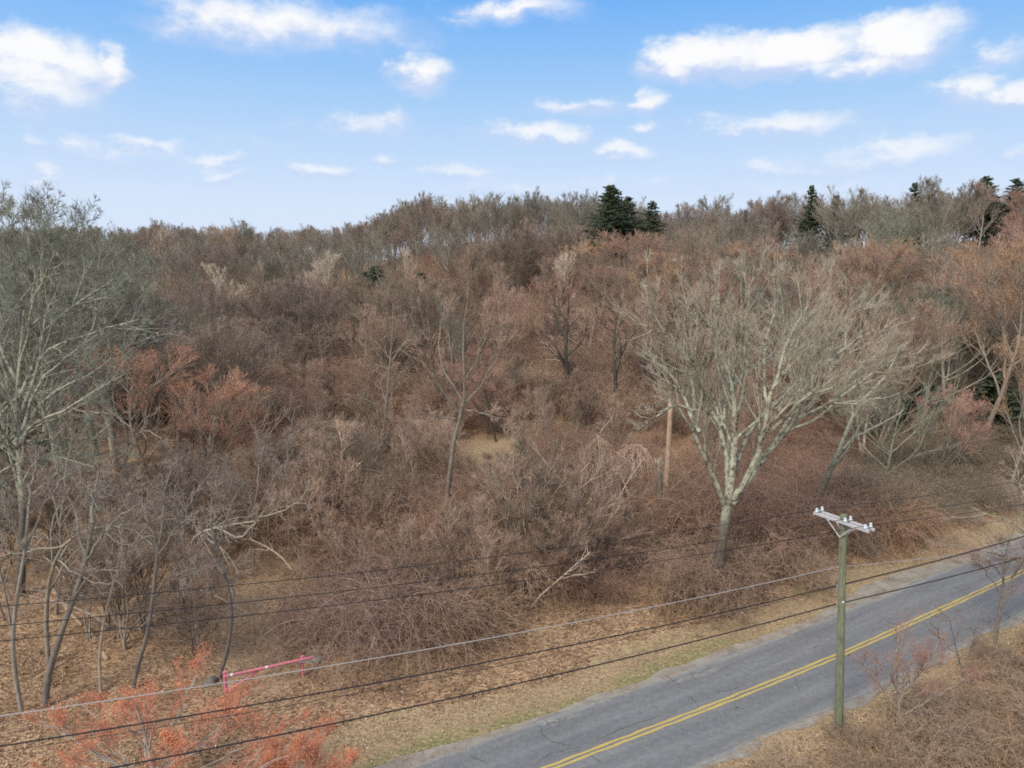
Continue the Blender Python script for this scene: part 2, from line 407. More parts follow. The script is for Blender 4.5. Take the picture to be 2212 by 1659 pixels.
def road_mats():
    m, t, b = new_mat('asphalt')
    uv = t.add('ShaderNodeUVMap', uv_map='UVMap').outputs[0]; co = t.add('ShaderNodeTexCoord').outputs['Object']
    sp = t.add('ShaderNodeSeparateXYZ'); t.l.new(uv, sp.inputs[0]); v = sp.outputs[1]
    st, _ = t.noise(t.vmath('MULTIPLY', uv, (.12, 1.1, 0)), 1.3, 4, .6)
    grit, _ = t.noise(co, 28, 3, .8); blotch, _ = t.noise(t.vmath('MULTIPLY', uv, (.35, 1.2, 0)), .8, 5, .65)
    c = t.ramp(st, [(.3, (.16,.162,.16)), (.55, (.188,.189,.185)), (.75, (.225,.224,.218))])
    # wheel paths worn darker, paler crown between them
    wob = t.math('MULTIPLY', t.math('SUBTRACT', blotch, .5), .8)
    a = t.math('ABSOLUTE', t.math('ADD', v, wob))
    for c0, w, am, cc in [(.75, .3, .2, (.13,.13,.13)), (2.25, .35, .25, (.12,.12,.12)), (1.5, .3, .25, (.26,.26,.255)), (2.95, .3, .5, (.34,.32,.28))]:
        f = t.ss(t.math('ABSOLUTE', t.math('SUBTRACT', a, c0)), w, .0)
        c = t.mix(t.math('MULTIPLY', f, am), c, cc+(1,))
    # pale sandy patches on the wood side
    pt = t.math('MULTIPLY', t.ss(blotch, .57, .68), t.ss(v, 1.3, 2.6))
    c = t.mix(t.math('MULTIPLY', pt, .6), c, (.36,.32,.26,1))
    c = t.mix(1., c, t.ramp(grit, [(.3, (.62,.62,.62)), (.7, (1.32,1.32,1.32))]), 'MULTIPLY')
    mid_, _ = t.noise(co, 3.2, 4, .7)
    c = t.mix(1., c, t.ramp(mid_, [(.3, (.86,.86,.87)), (.7, (1.14,1.13,1.12))]), 'MULTIPLY')
    vw, vc = t.noise(co, 1.2, 4, .6)
    cr = t.voro(t.vmath('ADD', co, t.vmath('MULTIPLY', vc, (1.1, 1.1, 0))), .33, 'DISTANCE_TO_EDGE')
    cf = t.math('MULTIPLY', t.ss(cr.outputs[0], .008, .002), t.ss(blotch, .55, .61))
    c = t.mix(t.math('MULTIPLY', cf, .8), c, (.02,.02,.02,1))
    t.l.new(c, b.inputs['Base Color']); b.inputs['Roughness'].default_value = .8
    bp = t.add('ShaderNodeBump'); bp.inputs['Strength'].default_value = .25; bp.inputs['Distance'].default_value = .01
    t.l.new(grit, bp.inputs['Height']); t.l.new(bp.outputs[0], b.inputs['Normal'])
    y, t, b = new_mat('yellow_paint')
    co = t.add('ShaderNodeTexCoord').outputs['Object']
    f, _ = t.noise(co, 5, 5, .75); g, _ = t.noise(co, 22, 3, .7)
    c = t.mix(f, (.42,.30,.07,1), (.60,.46,.16,1))
    c = t.mix(t.math('MULTIPLY', t.ss(t.math('ADD', g, t.math('MULTIPLY', f, .5)), .78, .94), .85), c, (.16,.155,.14,1))
    t.l.new(c, b.inputs['Base Color'])
    s, t, b = new_mat('sandy_shoulder')
    co = t.add('ShaderNodeTexCoord').outputs['Object']
    f, _ = t.noise(co, 1.1, 5, .7); g, _ = t.noise(co, 14, 4, .75)
    c = t.ramp(f, [(.3, (.19,.15,.105)), (.5, (.29,.255,.205)), (.7, (.36,.33,.28))])
    c = t.mix(1., c, t.ramp(g, [(.3, (.7,.68,.66)), (.7, (1.2,1.2,1.2))]), 'MULTIPLY')
    t.l.new(c, b.inputs['Base Color']); b.inputs['Roughness'].default_value = .95
    return m, y, s
M_ASPH, M_YEL, M_SAND = road_mats()
def Zr(z): return z
GZ = float(lumps(0, 0)*0)
# ground next to the road lies at z = 0; sheets 6 mm apart
soff = RS[np.argmin(np.hypot(RL[:, 0]-26, RL[:, 1]-42))]
far_sh = lambda s: 3.50+.18*np.sin(s*.35)+.06*np.sin(s*1.3+1)+.9*np.exp(-((s-soff-4)/9)**2)
near_sh = lambda s: -(3.35+.18*np.sin(s*.4+2)+.15*np.sin(s*1.7))
tag(strip('road_shoulder', [near_sh, 0, far_sh], .012, M_SAND, jit=.12, seed=3), kind='structure')
tag(strip('road', [lambda s: -2.95-.08*np.sin(s*.5), -1.5, 0, 1.5, lambda s: 3.02+.10*np.sin(s*.6)+.07*np.sin(s*2.1)], .024, M_ASPH, jit=.06, seed=4), kind='structure')
wav = lambda o: (lambda s: o+.018*np.sin(s*3.1+o*9)+.012*np.sin(s*7.7))
for o_ in (-.19, .06):
    tag(strip('centre_line', [wav(o_), wav(o_+.14)], .032, M_YEL, jit=.012, seed=int(o_*100)+40), kind='structure')

def crack(pts, w, seed):
    rng = np.random.default_rng(seed); P = np.array([ray(u, v)/-ray(u, v)[2]*(CAM_H-.032) for u, v in pts])[:, :2]
    Q = resample(P, .12); Q = Q+rng.normal(size=Q.shape)*.03
    T = np.gradient(Q, axis=0); T /= np.linalg.norm(T, axis=1)[:, None]; N = np.c_[-T[:, 1], T[:, 0]]; ww = (w*rng.uniform(.4, 1.2, len(Q))*np.sin(np.linspace(.15, 3, len(Q))))[:, None]
    V = np.stack([np.c_[Q-N*ww, np.full(len(Q), .030)], np.c_[Q+N*ww, np.full(len(Q), .030)]], 1).reshape(-1, 3); i = np.arange(len(Q)-1)[:, None]*2
    tag(obj('road_crack', mesh_from('road_crack', V, [i+np.array([[0, 1, 3, 2]])], M_CRACK, False)), kind='structure')
M_CRACK = mat_plain('crack_shadow', (.05,.048,.045), .95, .3, 9)  # even dark colour of the thin crack strips laid on the asphalt
for k, (pts, w) in enumerate([([(1163,1563),(1172,1580),(1182,1596),(1210,1606),(1255,1615)], .022), ([(1430,1455),(1455,1470),(1475,1487)], .02), ([(1485,1500),(1500,1514),(1512,1530)], .018), ([(1255,1620),(1290,1640),(1305,1655)], .02),
      ([(1010,1628),(1030,1640),(1060,1650)], .016), ([(1290,1600),(1330,1580),(1380,1560),(1430,1545)], .014), ([(1545,1495),(1580,1490),(1610,1478)], .014), ([(1900,1330),(1925,1345),(1960,1350)], .02), ([(1700,1440),(1720,1470),(1728,1500)], .014), ([(1150,1655),(1200,1625),(1260,1612)], .014)]): crack(pts, w, k)

# ------------------------------------------------------------------ tree templates
def resamp3(P, n):
    P = np.asarray(P, float); d = np.r_[0, np.cumsum(np.linalg.norm(np.diff(P, axis=0), axis=1))]
    m = np.gradient(P, d, axis=0); t = np.linspace(0, d[-1], n)
    i = np.clip(np.searchsorted(d, t, side='right')-1, 0, len(d)-2); h = (d[i+1]-d[i])[:, None]; s = ((t-d[i])[:, None])/h
    return (2*s**3-3*s**2+1)*P[i]+(s**3-2*s**2+s)*h*m[i]+(-2*s**3+3*s**2)*P[i+1]+(s**3-s**2)*h*m[i+1]
def buds_mesh(name, tips, rng, size, per):
    n_ = len(tips)*per
    P = np.repeat(tips, per, 0)+rng.normal(size=(n_, 3))*size*1.6
    D = unit(rng.normal(size=(n_, 3))+np.array([0, 0, .6]))
    V, F = spikes(P, P+D*size*rng.uniform(1.2, 2.6, (n_, 1)), size*rng.uniform(.35, .6, n_), rng)
    return mesh_from(name, V, [F], M_BUD, False)
def crown_levels(P1, R1, rng, n2, n3, n4, l2=(.45, .7), l3=(.4, .7), l4=(.25, .5), up2=.06, up3=.08, wander=.16, ang=(25, 50), rmin=.012, tw=.011, t0=.3, k2=4, seg4=2, prop=False):
    """branches from given limbs; returns list of (V,F) and tip points"""
    out = []
    b, d, l, r = children(P1, R1, n2, rng, t0, ang, l2, .55, prop=prop)
    P2, R2 = grow(b, d, l, np.maximum(r, rmin*2), 5, rng, wander, up2, .3); out.append(tubes(P2, R2, k2))
    b, d, l, r = children(P2, R2, n3, rng, .2, ang, l3, .55)
    P3, R3 = grow(b, d, l, np.maximum(r, rmin), 3, rng, wander*1.1, up3, .4); out.append(tubes(P3, R3, 3))
    b, d, l, r = children(P3, R3, n4, rng, .15, ang, l4, .6)
    l = np.maximum(l, .35)
    e = b+unit(d+np.array([0, 0, up3*2]))*l[:, None]
    mid = b+(e-b)*.55+rng.normal(size=b.shape)*.05*l[:, None]
    if seg4 == 2:
        PP = np.stack([b, mid, e], 1); RR = np.broadcast_to(np.array([tw, tw*.8, tw*.3]), (len(b), 3))*rng.uniform(.8, 1.2, (len(b), 1))
        out.append(tubes(PP, RR, 3))
    else:
        out.append(spikes(b, e, tw*1.35, rng))
    return out, e, (P2, R2)
def tree_template(seed, h=17., spread=.55, trunk_r=.22, fork=.35, n1=9, n2=7, n3=6, n4=5, up1=.10, ang1=(25, 50), tw=.012, lean=.05, budsz=0, dup=.06, multi=1, k0=7, wander=.10, seg4=2, budper=2, ang2=(12, 34)):
    rng = np.random.default_rng(seed)
    parts = []; P1s = []; 
    B0 = np.zeros((multi, 3)); D0 = np.tile([0, 0, 1.], (multi, 1))+rng.normal(size=(multi, 3))*lean*(3 if multi > 1 else 1)
    P0, R0 = grow(B0, D0, np.full(multi, h*.88)*rng.uniform(.85, 1, multi), np.full(multi, trunk_r), 12, rng, .055, .05, .12)
    R0[:, 0] *= 1.45; R0[:, 1] *= 1.08
    P0[:, 0, 2] -= .3
    parts.append(tubes(P0, R0, k0))
    b, d, l, r = children(P0, R0, n1, rng, fork, ang1, (spread*.75, spread*1.1), .62, lenfall=.55)
    P1, R1 = grow(b, d, l, np.maximum(r, .03), 8, rng, wander, up1, .25); parts.append(tubes(P1, R1, 5))
    # limbs plus the leader carry the branches
    lead = P0[:, 4:, :][:, ::1]; leadR = R0[:, 4:]
    PL = np.concatenate([P1, lead], 0) if lead.shape[1] == P1.shape[1] else P1
    RL_ = np.concatenate([R1, leadR], 0) if lead.shape[1] == P1.shape[1] else R1
    cr, tips, _ = crown_levels(PL, RL_, rng, n2, n3, n4, up2=dup, up3=dup, tw=tw, wander=wander, seg4=seg4, ang=ang2)
    parts.append(cr[0])
    V, F = join(parts); tr = mesh_from('trunk', V, F, M_BARK)
    V, F = join(cr[1:]); cw = mesh_from('crown', V, F, M_TWIG)
    bd = buds_mesh('buds', tips, rng, budsz, budper) if budsz else None
    return dict(trunk=tr, crown=cw, buds=bd, h=h)
def custom_tree(seed, stems, radii, n2=8, n3=6, n4=5, tw=.013, origin=None, t0=.25, l2=(.25, .45), budsz=0, ang=(20, 48), k=8, up=.07, extra1=0, wander=.15, npt=12, crown_from=0, l4=(.25, .5)):
    rng = np.random.default_rng(seed); o = np.asarray(origin, float)
    Ps = np.stack([resamp3(np.asarray(s_)-o, npt) for s_ in stems]); Ps[1:, 1:-1] += rng.normal(size=Ps[1:, 1:-1].shape)*.05
    Rs = np.stack([np.linspace(r0, r1, npt) for (r0, r1) in radii])
    Ps[0, 0, 2] -= .3
    parts = [tubes(Ps, Rs, k)]
    Pc, Rc = Ps[crown_from:], Rs[crown_from:]
    if extra1:
        b, d, l, r = children(Pc, Rc, extra1, rng, .3, (22, 48), (.35, .6), .6, prop=True)
        P1, R1 = grow(b, d, l, np.maximum(r, .035), npt-1, rng, .10, up, .25); parts.append(tubes(P1, R1, 5))
        Pc = np.concatenate([Pc, P1]); Rc = np.concatenate([Rc, R1])
    cr, tips, (P2, R2) = crown_levels(Pc, Rc, rng, n2, n3, n4, l2=l2, tw=tw, t0=t0, ang=ang, up2=up, up3=up, wander=wander, l4=l4, prop=True)
    parts.append(cr[0])                                   # first-order branches keep the bark
    V, F = join(parts); tr = mesh_from('trunk', V, F, M_BARK)
    V, F = join(cr[1:]); cw = mesh_from('crown', V, F, M_TWIG)
    return dict(trunk=tr, crown=cw, buds=buds_mesh('buds', tips, rng, budsz, 3) if budsz else None, h=20)
def place(tpl, name, loc, rz=0, sc=1., bark=(.12,.105,.09,.3), twig=(.2,.16,.13), bud=(.4,.06,.03), label='', cat='tree', group=None):
    e = empty(name, loc, rz, sc)
    obj('trunk', tpl['trunk'], e, bark); obj('crown', tpl['crown'], e, (*twig, 1))
    if tpl.get('buds'): obj('buds', tpl['buds'], e, (*bud, 1))['kind'] = 'stuff'
    tag(e, label, cat, group)
    return e

LM = [(560,1450,'the barrier gate'),(948,1100,'the middle tree trunk'),(1000,760,'the middle tree crown'),(850,760,'the knobbly tree'),(1290,1030,'the vine hut'),(1440,960,'the orange-tan snag'),(1424,1110,'the grey snag'),
      (1540,1220,'the huge tree trunk'),(1650,780,'the huge tree crown'),(1330,450,'the pointed spruces'),(1328,800,'the double-stemmed trunk'),(1225,780,'the thick dark trunk'),(490,620,'the cream-barked tree'),(700,640,'the tall pale fan'),
      (335,560,'the splayed whitish tree'),(820,620,'the round cedar'),(1075,620,'the pink dome tree'),(1200,600,'the second dome tree'),(345,900,'the orange-red maple'),(262,950,'the pale forked tree'),(130,700,'the big left lichen tree'),
      (90,450,'the left skyline crowns'),(1737,420,'the lone skyline conifer'),(2118,400,'the tallest right conifer'),(1960,800,'the rod-straight trees'),(2130,650,'the coral-tipped tree'),(1820,950,'the leaning tree'),(1820,1200,'the utility pole'),
      (1910,1100,'the rust-topped vine dome'),(500,1350,'the bowed dark trunk'),(110,1400,'the stout flared trunk'),(1185,1140,'the fallen forked branch'),(2050,1450,'the seed-head sapling'),(1930,1500,'the white-stemmed sapling'),(2150,1300,'the tall roadside sapling')]
def near_what(u, v):
    u = min(max(u, 0), 2212); a, b, nm = min(LM, key=lambda l: (l[0]-u)**2+(l[1]-v)**2); du, dv = u-a, v-b; d = math.hypot(du, dv)
    side = ('right of' if du > 0 else 'left of') if abs(du) > abs(dv) else ('below' if dv > 0 else 'above')
    if min(abs(du), abs(dv)) > .5*max(abs(du), abs(dv)): side = ('below' if dv > 0 else 'above')+' and '+('right of' if du > 0 else 'left of')
    return ('just ' if d < 55 else '' if d < 130 else 'well ')+side+' '+nm
TP = {}
TP['vase'] = [tree_template(11, 17, .55, .20, .22, 10, 7, 7, 5, .13, (18, 38), dup=.10), tree_template(12, 16, .5, .17, .3, 9, 7, 7, 5, .12, (20, 42), dup=.09, multi=2),
              tree_template(13, 18, .5, .22, .35, 10, 8, 6, 5, .10, (25, 45), dup=.08)]
TP['dome'] = [tree_template(15, 15, .72, .20, .18, 13, 8, 7, 5, .075, (22, 58), dup=.08, wander=.08), tree_template(16, 16, .66, .19, .25, 13, 8, 7, 5, .07, (20, 55), dup=.08, wander=.09, multi=2),
              tree_template(17, 14, .75, .22, .15, 14, 8, 7, 5, .06, (25, 65), dup=.07, wander=.10)]
TP['round'] = [tree_template(21, 17, .62, .27, .25, 10, 7, 7, 5, .03, (40, 70), wander=.16, dup=.04, ang2=(20, 48)), tree_template(22, 15, .6, .24, .2, 10, 7, 7, 5, .04, (35, 70), wander=.17, dup=.04, ang2=(20, 48))]
TP['tall'] = [tree_template(31, 21, .36, .2, .38, 11, 6, 6, 3, .12, (18, 38), dup=.10), tree_template(32, 20, .33, .17, .45, 11, 6, 6, 3, .12, (18, 38), dup=.10)]
TP['maple'] = [tree_template(41, 14, .66, .18, .2, 12, 7, 6, 4, .07, (22, 55), dup=.08, budsz=.034, budper=2), tree_template(42, 13, .66, .16, .2, 12, 7, 6, 4, .07, (22, 55), dup=.08, budsz=.034, budper=2, multi=2)]
TP['thin'] = [tree_template(51, 10, .35, .075, .25, 9, 5, 5, 3, .10, (25, 50), tw=.008, k0=5), tree_template(52, 9, .4, .06, .2, 8, 5, 5, 3, .1, (25, 50), tw=.008, multi=2, k0=5), tree_template(53, 7, .4, .05, .15, 8, 5, 4, 3, .08, (30, 55), tw=.008, multi=3, k0=5)]
print('templates', time.time()-T0)

def bush_template(seed, R=2.3, H=3.2, nv=190, tw=.0105, droop=.55, nt=9, upr=1.2, vr=.022, cascade=True):
    rng = np.random.default_rng(seed)
    a = rng.random(nv)*2*pi; rr = R*(.55 if cascade else .75)*np.sqrt(rng.random(nv))
    B = np.c_[rr*np.cos(a), rr*np.sin(a), np.full(nv, -.15)]
    a2 = a+rng.normal(size=nv)*.8
    out = .35 if cascade else .45
    D = np.c_[np.cos(a2)*out, np.sin(a2)*out, np.full(nv, upr)]+rng.normal(size=(nv, 3))*.15
    L = (H*rng.uniform(.9, 1.1, nv)+R*rng.uniform(.4, 1.6, nv))*(1.1-.35*rr/R) if cascade else H*rng.uniform(.9, 1.75, nv)*(1.1-.35*rr/R)
    P, Rr = grow(B, D, L, vr*(.28+.22*rng.exponential(1, nv).clip(0, 4)), 10, rng, .14 if cascade else .2, .0, .4, droop*1.15 if cascade else droop)
    P[:, 1:, 2] = np.maximum(P[:, 1:, 2], .05)
    st = tubes(P, Rr, 3)
    b, d, l, r = children(P, Rr, nt, rng, .3, (30, 75), (.15, .4), .6)
    d[:, 2] -= .1
    P2, R2 = grow(b, d, l, np.full(len(b), tw), 3, rng, .3, .02, .4, droop*.5); s2 = tubes(P2, R2, 3)
    b, d, l, r = children(P2, R2, 3, rng, .1, (30, 80), (.3, .6), .6)
    s3 = spikes(b, b+unit(d)*np.maximum(l, .25)[:, None], tw*1.1, rng)
    V, F = join([st]); m1 = mesh_from('stems', V, F, M_TWIG)
    V, F = join([s2, s3]); m2 = mesh_from('twigs', V, F, M_TWIG)
    tips = b
    return dict(stems=m1, twigs=m2, R=R, H=H, tips=tips, rng=rng)
BT = [bush_template(101), bush_template(102, 2.8, 3.6, 200, droop=.7), bush_template(103, 1.9, 2.6, 140, droop=.45), bush_template(104, 2.4, 4.2, 180, droop=.62),
      bush_template(105, 1.6, 2.0, 110, tw=.010, droop=.25, upr=1.6, vr=.016, cascade=False)]
def place_bush(k, loc, rz, sc, col, label, group=None, name='bramble_bush', cat='bush', buds=None):
    e = empty(name, loc, rz, sc)
    obj('stems', BT[k]['stems'], e, (*[c*1.25 for c in col], 1)); obj('twigs', BT[k]['twigs'], e, (*[c*.88 for c in col], 1))
    if buds:
        if 'buds' not in BT[k]: BT[k]['buds'] = buds_mesh('buds', BT[k]['tips'][::2], BT[k]['rng'], .022, 1)
        obj('buds', BT[k]['buds'], e, (*buds, 1))['kind'] = 'stuff'
    tag(e, label, cat, group); return e

def conifer_template(seed, h=16, w=3.0, gap=.0, whorl=30, per=12):
    rng = np.random.default_rng(seed)
    P0, R0 = grow(np.zeros((1, 3)), np.array([[0, 0, 1.]]), np.array([h]), np.array([.22]), 10, rng, .02, .02, .1)
    P0[:, 0, 2] -= .3; V, F = join([tubes(P0, R0, 6)]); tr = mesh_from('trunk', V, F, M_BARK)
    n_ = whorl*per; t = np.repeat(np.linspace(.12+gap, .985, whorl), per)+rng.normal(size=n_)*.012
    t = np.clip(t, .05, .99); z = t*h
    x = t*10; i = np.minimum(x.astype(int), 9); f = (x-i)[:, None]; B = P0[0, i]*(1-f)+P0[0, i+1]*f
    a = rng.random(n_)*2*pi; L = w*(1-t)**.8*rng.uniform(.35, 1.3, n_)*(1+.25*np.sin(a*2+seed))+.25
    D = np.c_[np.cos(a), np.sin(a), .35+rng.normal(size=n_)*.3]
    P, R = grow(B, D, L, np.full(n_, .03), 5, rng, .08, .02, .3, .22)
    br = tubes(P, R, 3)
    b, d, l, r = children(P, R, 26, rng, .1, (30, 80), (.15, .35), .5)
    l = np.clip(l, .22, .6); d[:, 2] -= .15
    nd = spikes(b, b+unit(d)*l[:, None], rng.uniform(.05, .11, len(b)), rng)
    V, F = join([br, nd]); cr = mesh_from('crown', V, F, M_NEEDLE, False)
    return dict(trunk=tr, crown=cr, buds=None, h=h)
TP['conifer'] = [conifer_template(61, 17, 4.3), conifer_template(62, 15, 4.2, .03), conifer_template(63, 6, 2.6, 0, 14, 12)]

# colours of bark (rgb, lichen share) and twigs
PAL = {
 'grey':   dict(bark=(.33,.30,.24,.4), twig=(.31,.275,.215)),
 'brown':  dict(bark=(.27,.22,.17,.2),  twig=(.32,.245,.18)),
 'mauve':  dict(bark=(.32,.265,.22,.2),  twig=(.33,.25,.20)),
 'pink':   dict(bark=(.43,.34,.265,.2),  twig=(.46,.33,.245)),
 'pale':   dict(bark=(.76,.66,.52,.3),   twig=(.66,.54,.41)),
 'green':  dict(bark=(.27,.265,.20,.8),   twig=(.25,.245,.18)),
 'red':    dict(bark=(.27,.22,.18,.3),  twig=(.44,.275,.21), bud=(.52,.275,.205)),
 'orange': dict(bark=(.27,.22,.18,.3),  twig=(.48,.315,.20),  bud=(.60,.36,.21)),
 'coral':  dict(bark=(.27,.22,.18,.3),  twig=(.48,.29,.205), bud=(.70,.31,.18)),
}
taken = []                                                # (x, y, r) of placed trees
R_ = np.random.default_rng(7)
def px_of(x, y, z):
    dz = z-CAM_H; dep = y*cos(PITCH)-dz*sin(PITCH); up = y*sin(PITCH)+dz*cos(PITCH)
    return 1106+FPX*x/dep, 829.5-FPX*up/dep
def tree_at(u, v, kind, idx, pal, label, top=None, name='bare_tree', rz=None, wide=1., group=None, lichen=None):
    g = G(u, v); tpl = TP[kind][idx]
    sc = 1.
    if top is not None:
        tp = Wp(u, top, g[1]); sc = (tp[2]-g[2])/(tpl['h']*.97)
    p = dict(PAL[pal]) if pal else {}
    if lichen is not None and p: p['bark'] = (*p['bark'][:3], lichen)
    taken.append((g[0], g[1], 2.2*sc))
    return place(tpl, name, (g[0], g[1], g[2]), R_.random()*6.28 if rz is None else rz, (sc*wide, sc*wide, sc), label=label, group=group, **p)

# ------------------------------------------------------------------ trees the photograph singles out
def L_(pts, Y, dy=None):
    """limb drawn as picture points at depth Y (list of offsets dy gives it depth)"""
    return [Wp(u, v, Y+(dy[i] if dy else 0)) for i, (u, v) in enumerate(pts)]
def custom(name, seed, base_px, limbs, radii, pal, label, bark=None, twig=None, bud=None, cat='tree', group=None, **kw):
    g = G(*base_px); Y = g[1]
    st = []
    for pts, dys in limbs:
        st.append(L_(pts, Y, dys))
    st[0][0] = g
    tp = custom_tree(seed, st, radii, origin=g, **kw)
    p = dict(PAL[pal])
    if bark: p['bark'] = bark
    if twig: p['twig'] = twig
    if bud: p['bud'] = bud
    taken.append((g[0], g[1], 3.0))
    return place(tp, name, tuple(g), 0, 1, label=label, cat=cat, group=group, **p)
cc = lambda l: [(1368+a*.4775, 504+b*.4775) for a, b in l]
big_limbs = [
 (cc([(345,1655),(385,1500),(410,1320),(430,1200),(450,1050),(460,900),(455,750),(430,620),(380,520),(350,420)]), [0,0,0,0,0,.3,.6,1,1.5,2]),
 (cc([(415,1260),(385,1140),(335,1040),(290,930),(280,800),(258,660),(220,540),(150,460),(80,430)]), [0,-.2,-.6,-1,-1.4,-1.8,-2,-2.4,-2.8]),
 (cc([(432,1180),(425,1000),(395,880),(320,740),(275,590),(290,440),(275,330)]), [0,.4,.9,1.5,2,2.8,3.2]),
 (cc([(450,1200),(510,1120),(570,980),(600,860),(615,760),(660,620),(700,480),(790,330)]), [0,-.4,-.8,-1.2,-1.2,-1,-.6,0]),
 (cc([(445,1230),(520,1110),(620,970),(700,850),(760,740),(820,640),(920,540),(1090,440)]), [0,.5,1,1.4,2,2.4,3,3.6]),
 (cc([(560,1030),(650,950),(720,865),(800,805),(900,765),(1020,680),(1190,560)]), [.3,-.4,-1,-1.6,-2.2,-2.8,-3.4]),
 (cc([(440,1190),(480,1000),(560,850),(640,770),(720,700),(800,600),(880,480),(960,330)]), [0,1,1.8,2.4,2.8,3.4,4,4.4]),
 (cc([(285,800),(230,785),(180,780),(120,810),(60,850),(0,870)]), [-1.4,-1.8,-2.2,-2.6,-3,-3.3]),
 (cc([(458,900),(490,740),(520,600),(500,450),(520,300),(560,160)]), [.2,-.8,-1.8,-2.4,-2.8,-3]),
 (cc([(610,780),(590,640),(600,500),(640,360),(660,180)]), [-1.2,.2,1.4,2.2,2.8]),
 (cc([(395,880),(430,740),(480,650),(560,600),(680,500)]), [.9,2,3,4,5]),
 (cc([(300,900),(230,740),(150,620),(40,530)]), [-1.4,0,1.4,2.6]),
 (cc([(350,800),(300,640),(210,480),(170,340)]), [1.2,.4,-.8,-2]),
 (cc([(620,900),(760,760),(900,620),(1000,480)]), [-1,-2.4,-3.6,-4.6]),
 (cc([(700,850),(860,720),(1040,600),(1180,480)]), [1.4,2.4,3.4,4.2]),
]
custom('lichen_tree', 301, (1540,1306), big_limbs, [(.42,.05),(.18,.03),(.19,.03),(.22,.035),(.22,.035),(.15,.03),(.165,.03),(.09,.025),(.14,.03),(.12,.025),(.12,.025),(.14,.03),(.12,.03),(.12,.03),(.11,.03)], 'green',
   'huge many-stemmed bare tree with pale lichen bark, at the verge left of the pole',
   bark=(.125,.10,.08,1.0), twig=(.43,.375,.285), n2=9, n3=8, n4=5, tw=.0095, l2=(.25,.45), t0=.25, extra1=6, ang=(14,38), up=.07, wander=.07, l4=(.4,.8))
custom('leaning_tree', 302, (1632,1150), [
   (cc([(552,1352),(600,1300),(680,1255),(790,1245),(845,1180),(890,1070),(940,965),(975,870),(1030,770),(1120,740)]), [0,0,.2,.2,0,0,0,0,0,0]),
   (cc([(945,975),(1000,925),(1080,880),(1140,855),(1230,790)]), [0,-.3,-.6,-1,-1.2]),
   (cc([(1030,770),(1090,700),(1160,610),(1200,520)]), [0,.4,.9,1.3]),
   (cc([(870,1110),(930,1105),(1000,1090)]), [0,-.8,-1.4]),
   (cc([(800,1245),(870,1230),(940,1195)]), [0,-.8,-1.4])],
   [(.40,.07),(.16,.03),(.12,.03),(.05,.02),(.07,.02)], 'green', 'low leaning tree whose pale trunk crawls sideways then climbs, just behind the crossarm', bark=(.15,.135,.10,.9), twig=(.26,.23,.18), n2=5, n3=5, n4=4, up=.04)
# tall bare tree in the middle, with a torn pale limb half way up
custom('bare_tree', 303, (948,1190), [
   ([(948,1190),(962,1110),(972,1020),(985,930),(1000,880),(1003,800),(1000,720),(1010,650)], None),
   ([(995,895),(960,850),(935,790),(920,720),(905,660)], [0,-.5,-1,-1.5,-2]),
   ([(1000,880),(1040,830),(1075,770),(1100,700)], [0,.5,1,1.5]),
   ([(1003,870),(960,800),(950,730),(960,660)], [0,1,2,3]),
   ([(985,905),(940,900),(900,880)], [0,-.6,-1.2]), ([(1005,885),(1060,900),(1100,940)], [0,-.6,-1]),
   ([(1003,830),(1040,760),(1060,700),(1075,640)], [0,-.8,-1.6,-2.2])],
   [(.24,.04),(.09,.03),(.09,.03),(.09,.03),(.06,.02),(.06,.02),(.08,.02)], 'pink', 'tall slender bare tree standing alone in the middle thicket with a fan of upswept branches',
   bark=(.17,.135,.11,.35), n2=7, n3=6, n4=5, up=.08, crown_from=1)
custom('broken_limb', 304, (1010,1180), [([(1008,884),(1020,873),(1045,876),(1072,884)], None), ([(1010,880),(1002,905),(1008,925)], [0,-.2,-.3])], [(.12,.05),(.08,.03)], 'pale',
   'pale torn limb hanging in the middle bare tree', bark=(.55,.45,.35,.4), n2=1, n3=1, n4=1, cat='branch') if False else None
custom('knobbly_tree', 305, (832,1010), [
   ([(832,1010),(830,950),(832,900),(838,840),(843,780),(848,710),(850,655)], None),
   ([(832,900),(805,872),(770,855),(735,850)], [0,-.5,-1,-1.5]),
   ([(843,800),(815,790),(780,775),(760,790)], [0,-.5,-1,-1.4]),
   ([(845,780),(875,740),(895,705),(880,670)], [0,.5,.8,1]),
   ([(848,730),(828,715),(815,690)], [0,-.5,-.8]), ([(838,850),(870,800),(890,760)], [0,-.8,-1.4])],
   [(.22,.05),(.10,.03),(.09,.03),(.10,.03),(.07,.03),(.09,.03)], 'pale', 'stubby bare tree with pale pink knobbly branch ends, left of the tall middle tree',
   bark=(.20,.155,.125,.25), twig=(.55,.42,.34), n2=5, n3=4, n4=2, up=.02, l2=(.2,.35), l4=(.15,.3), ang=(35,75))
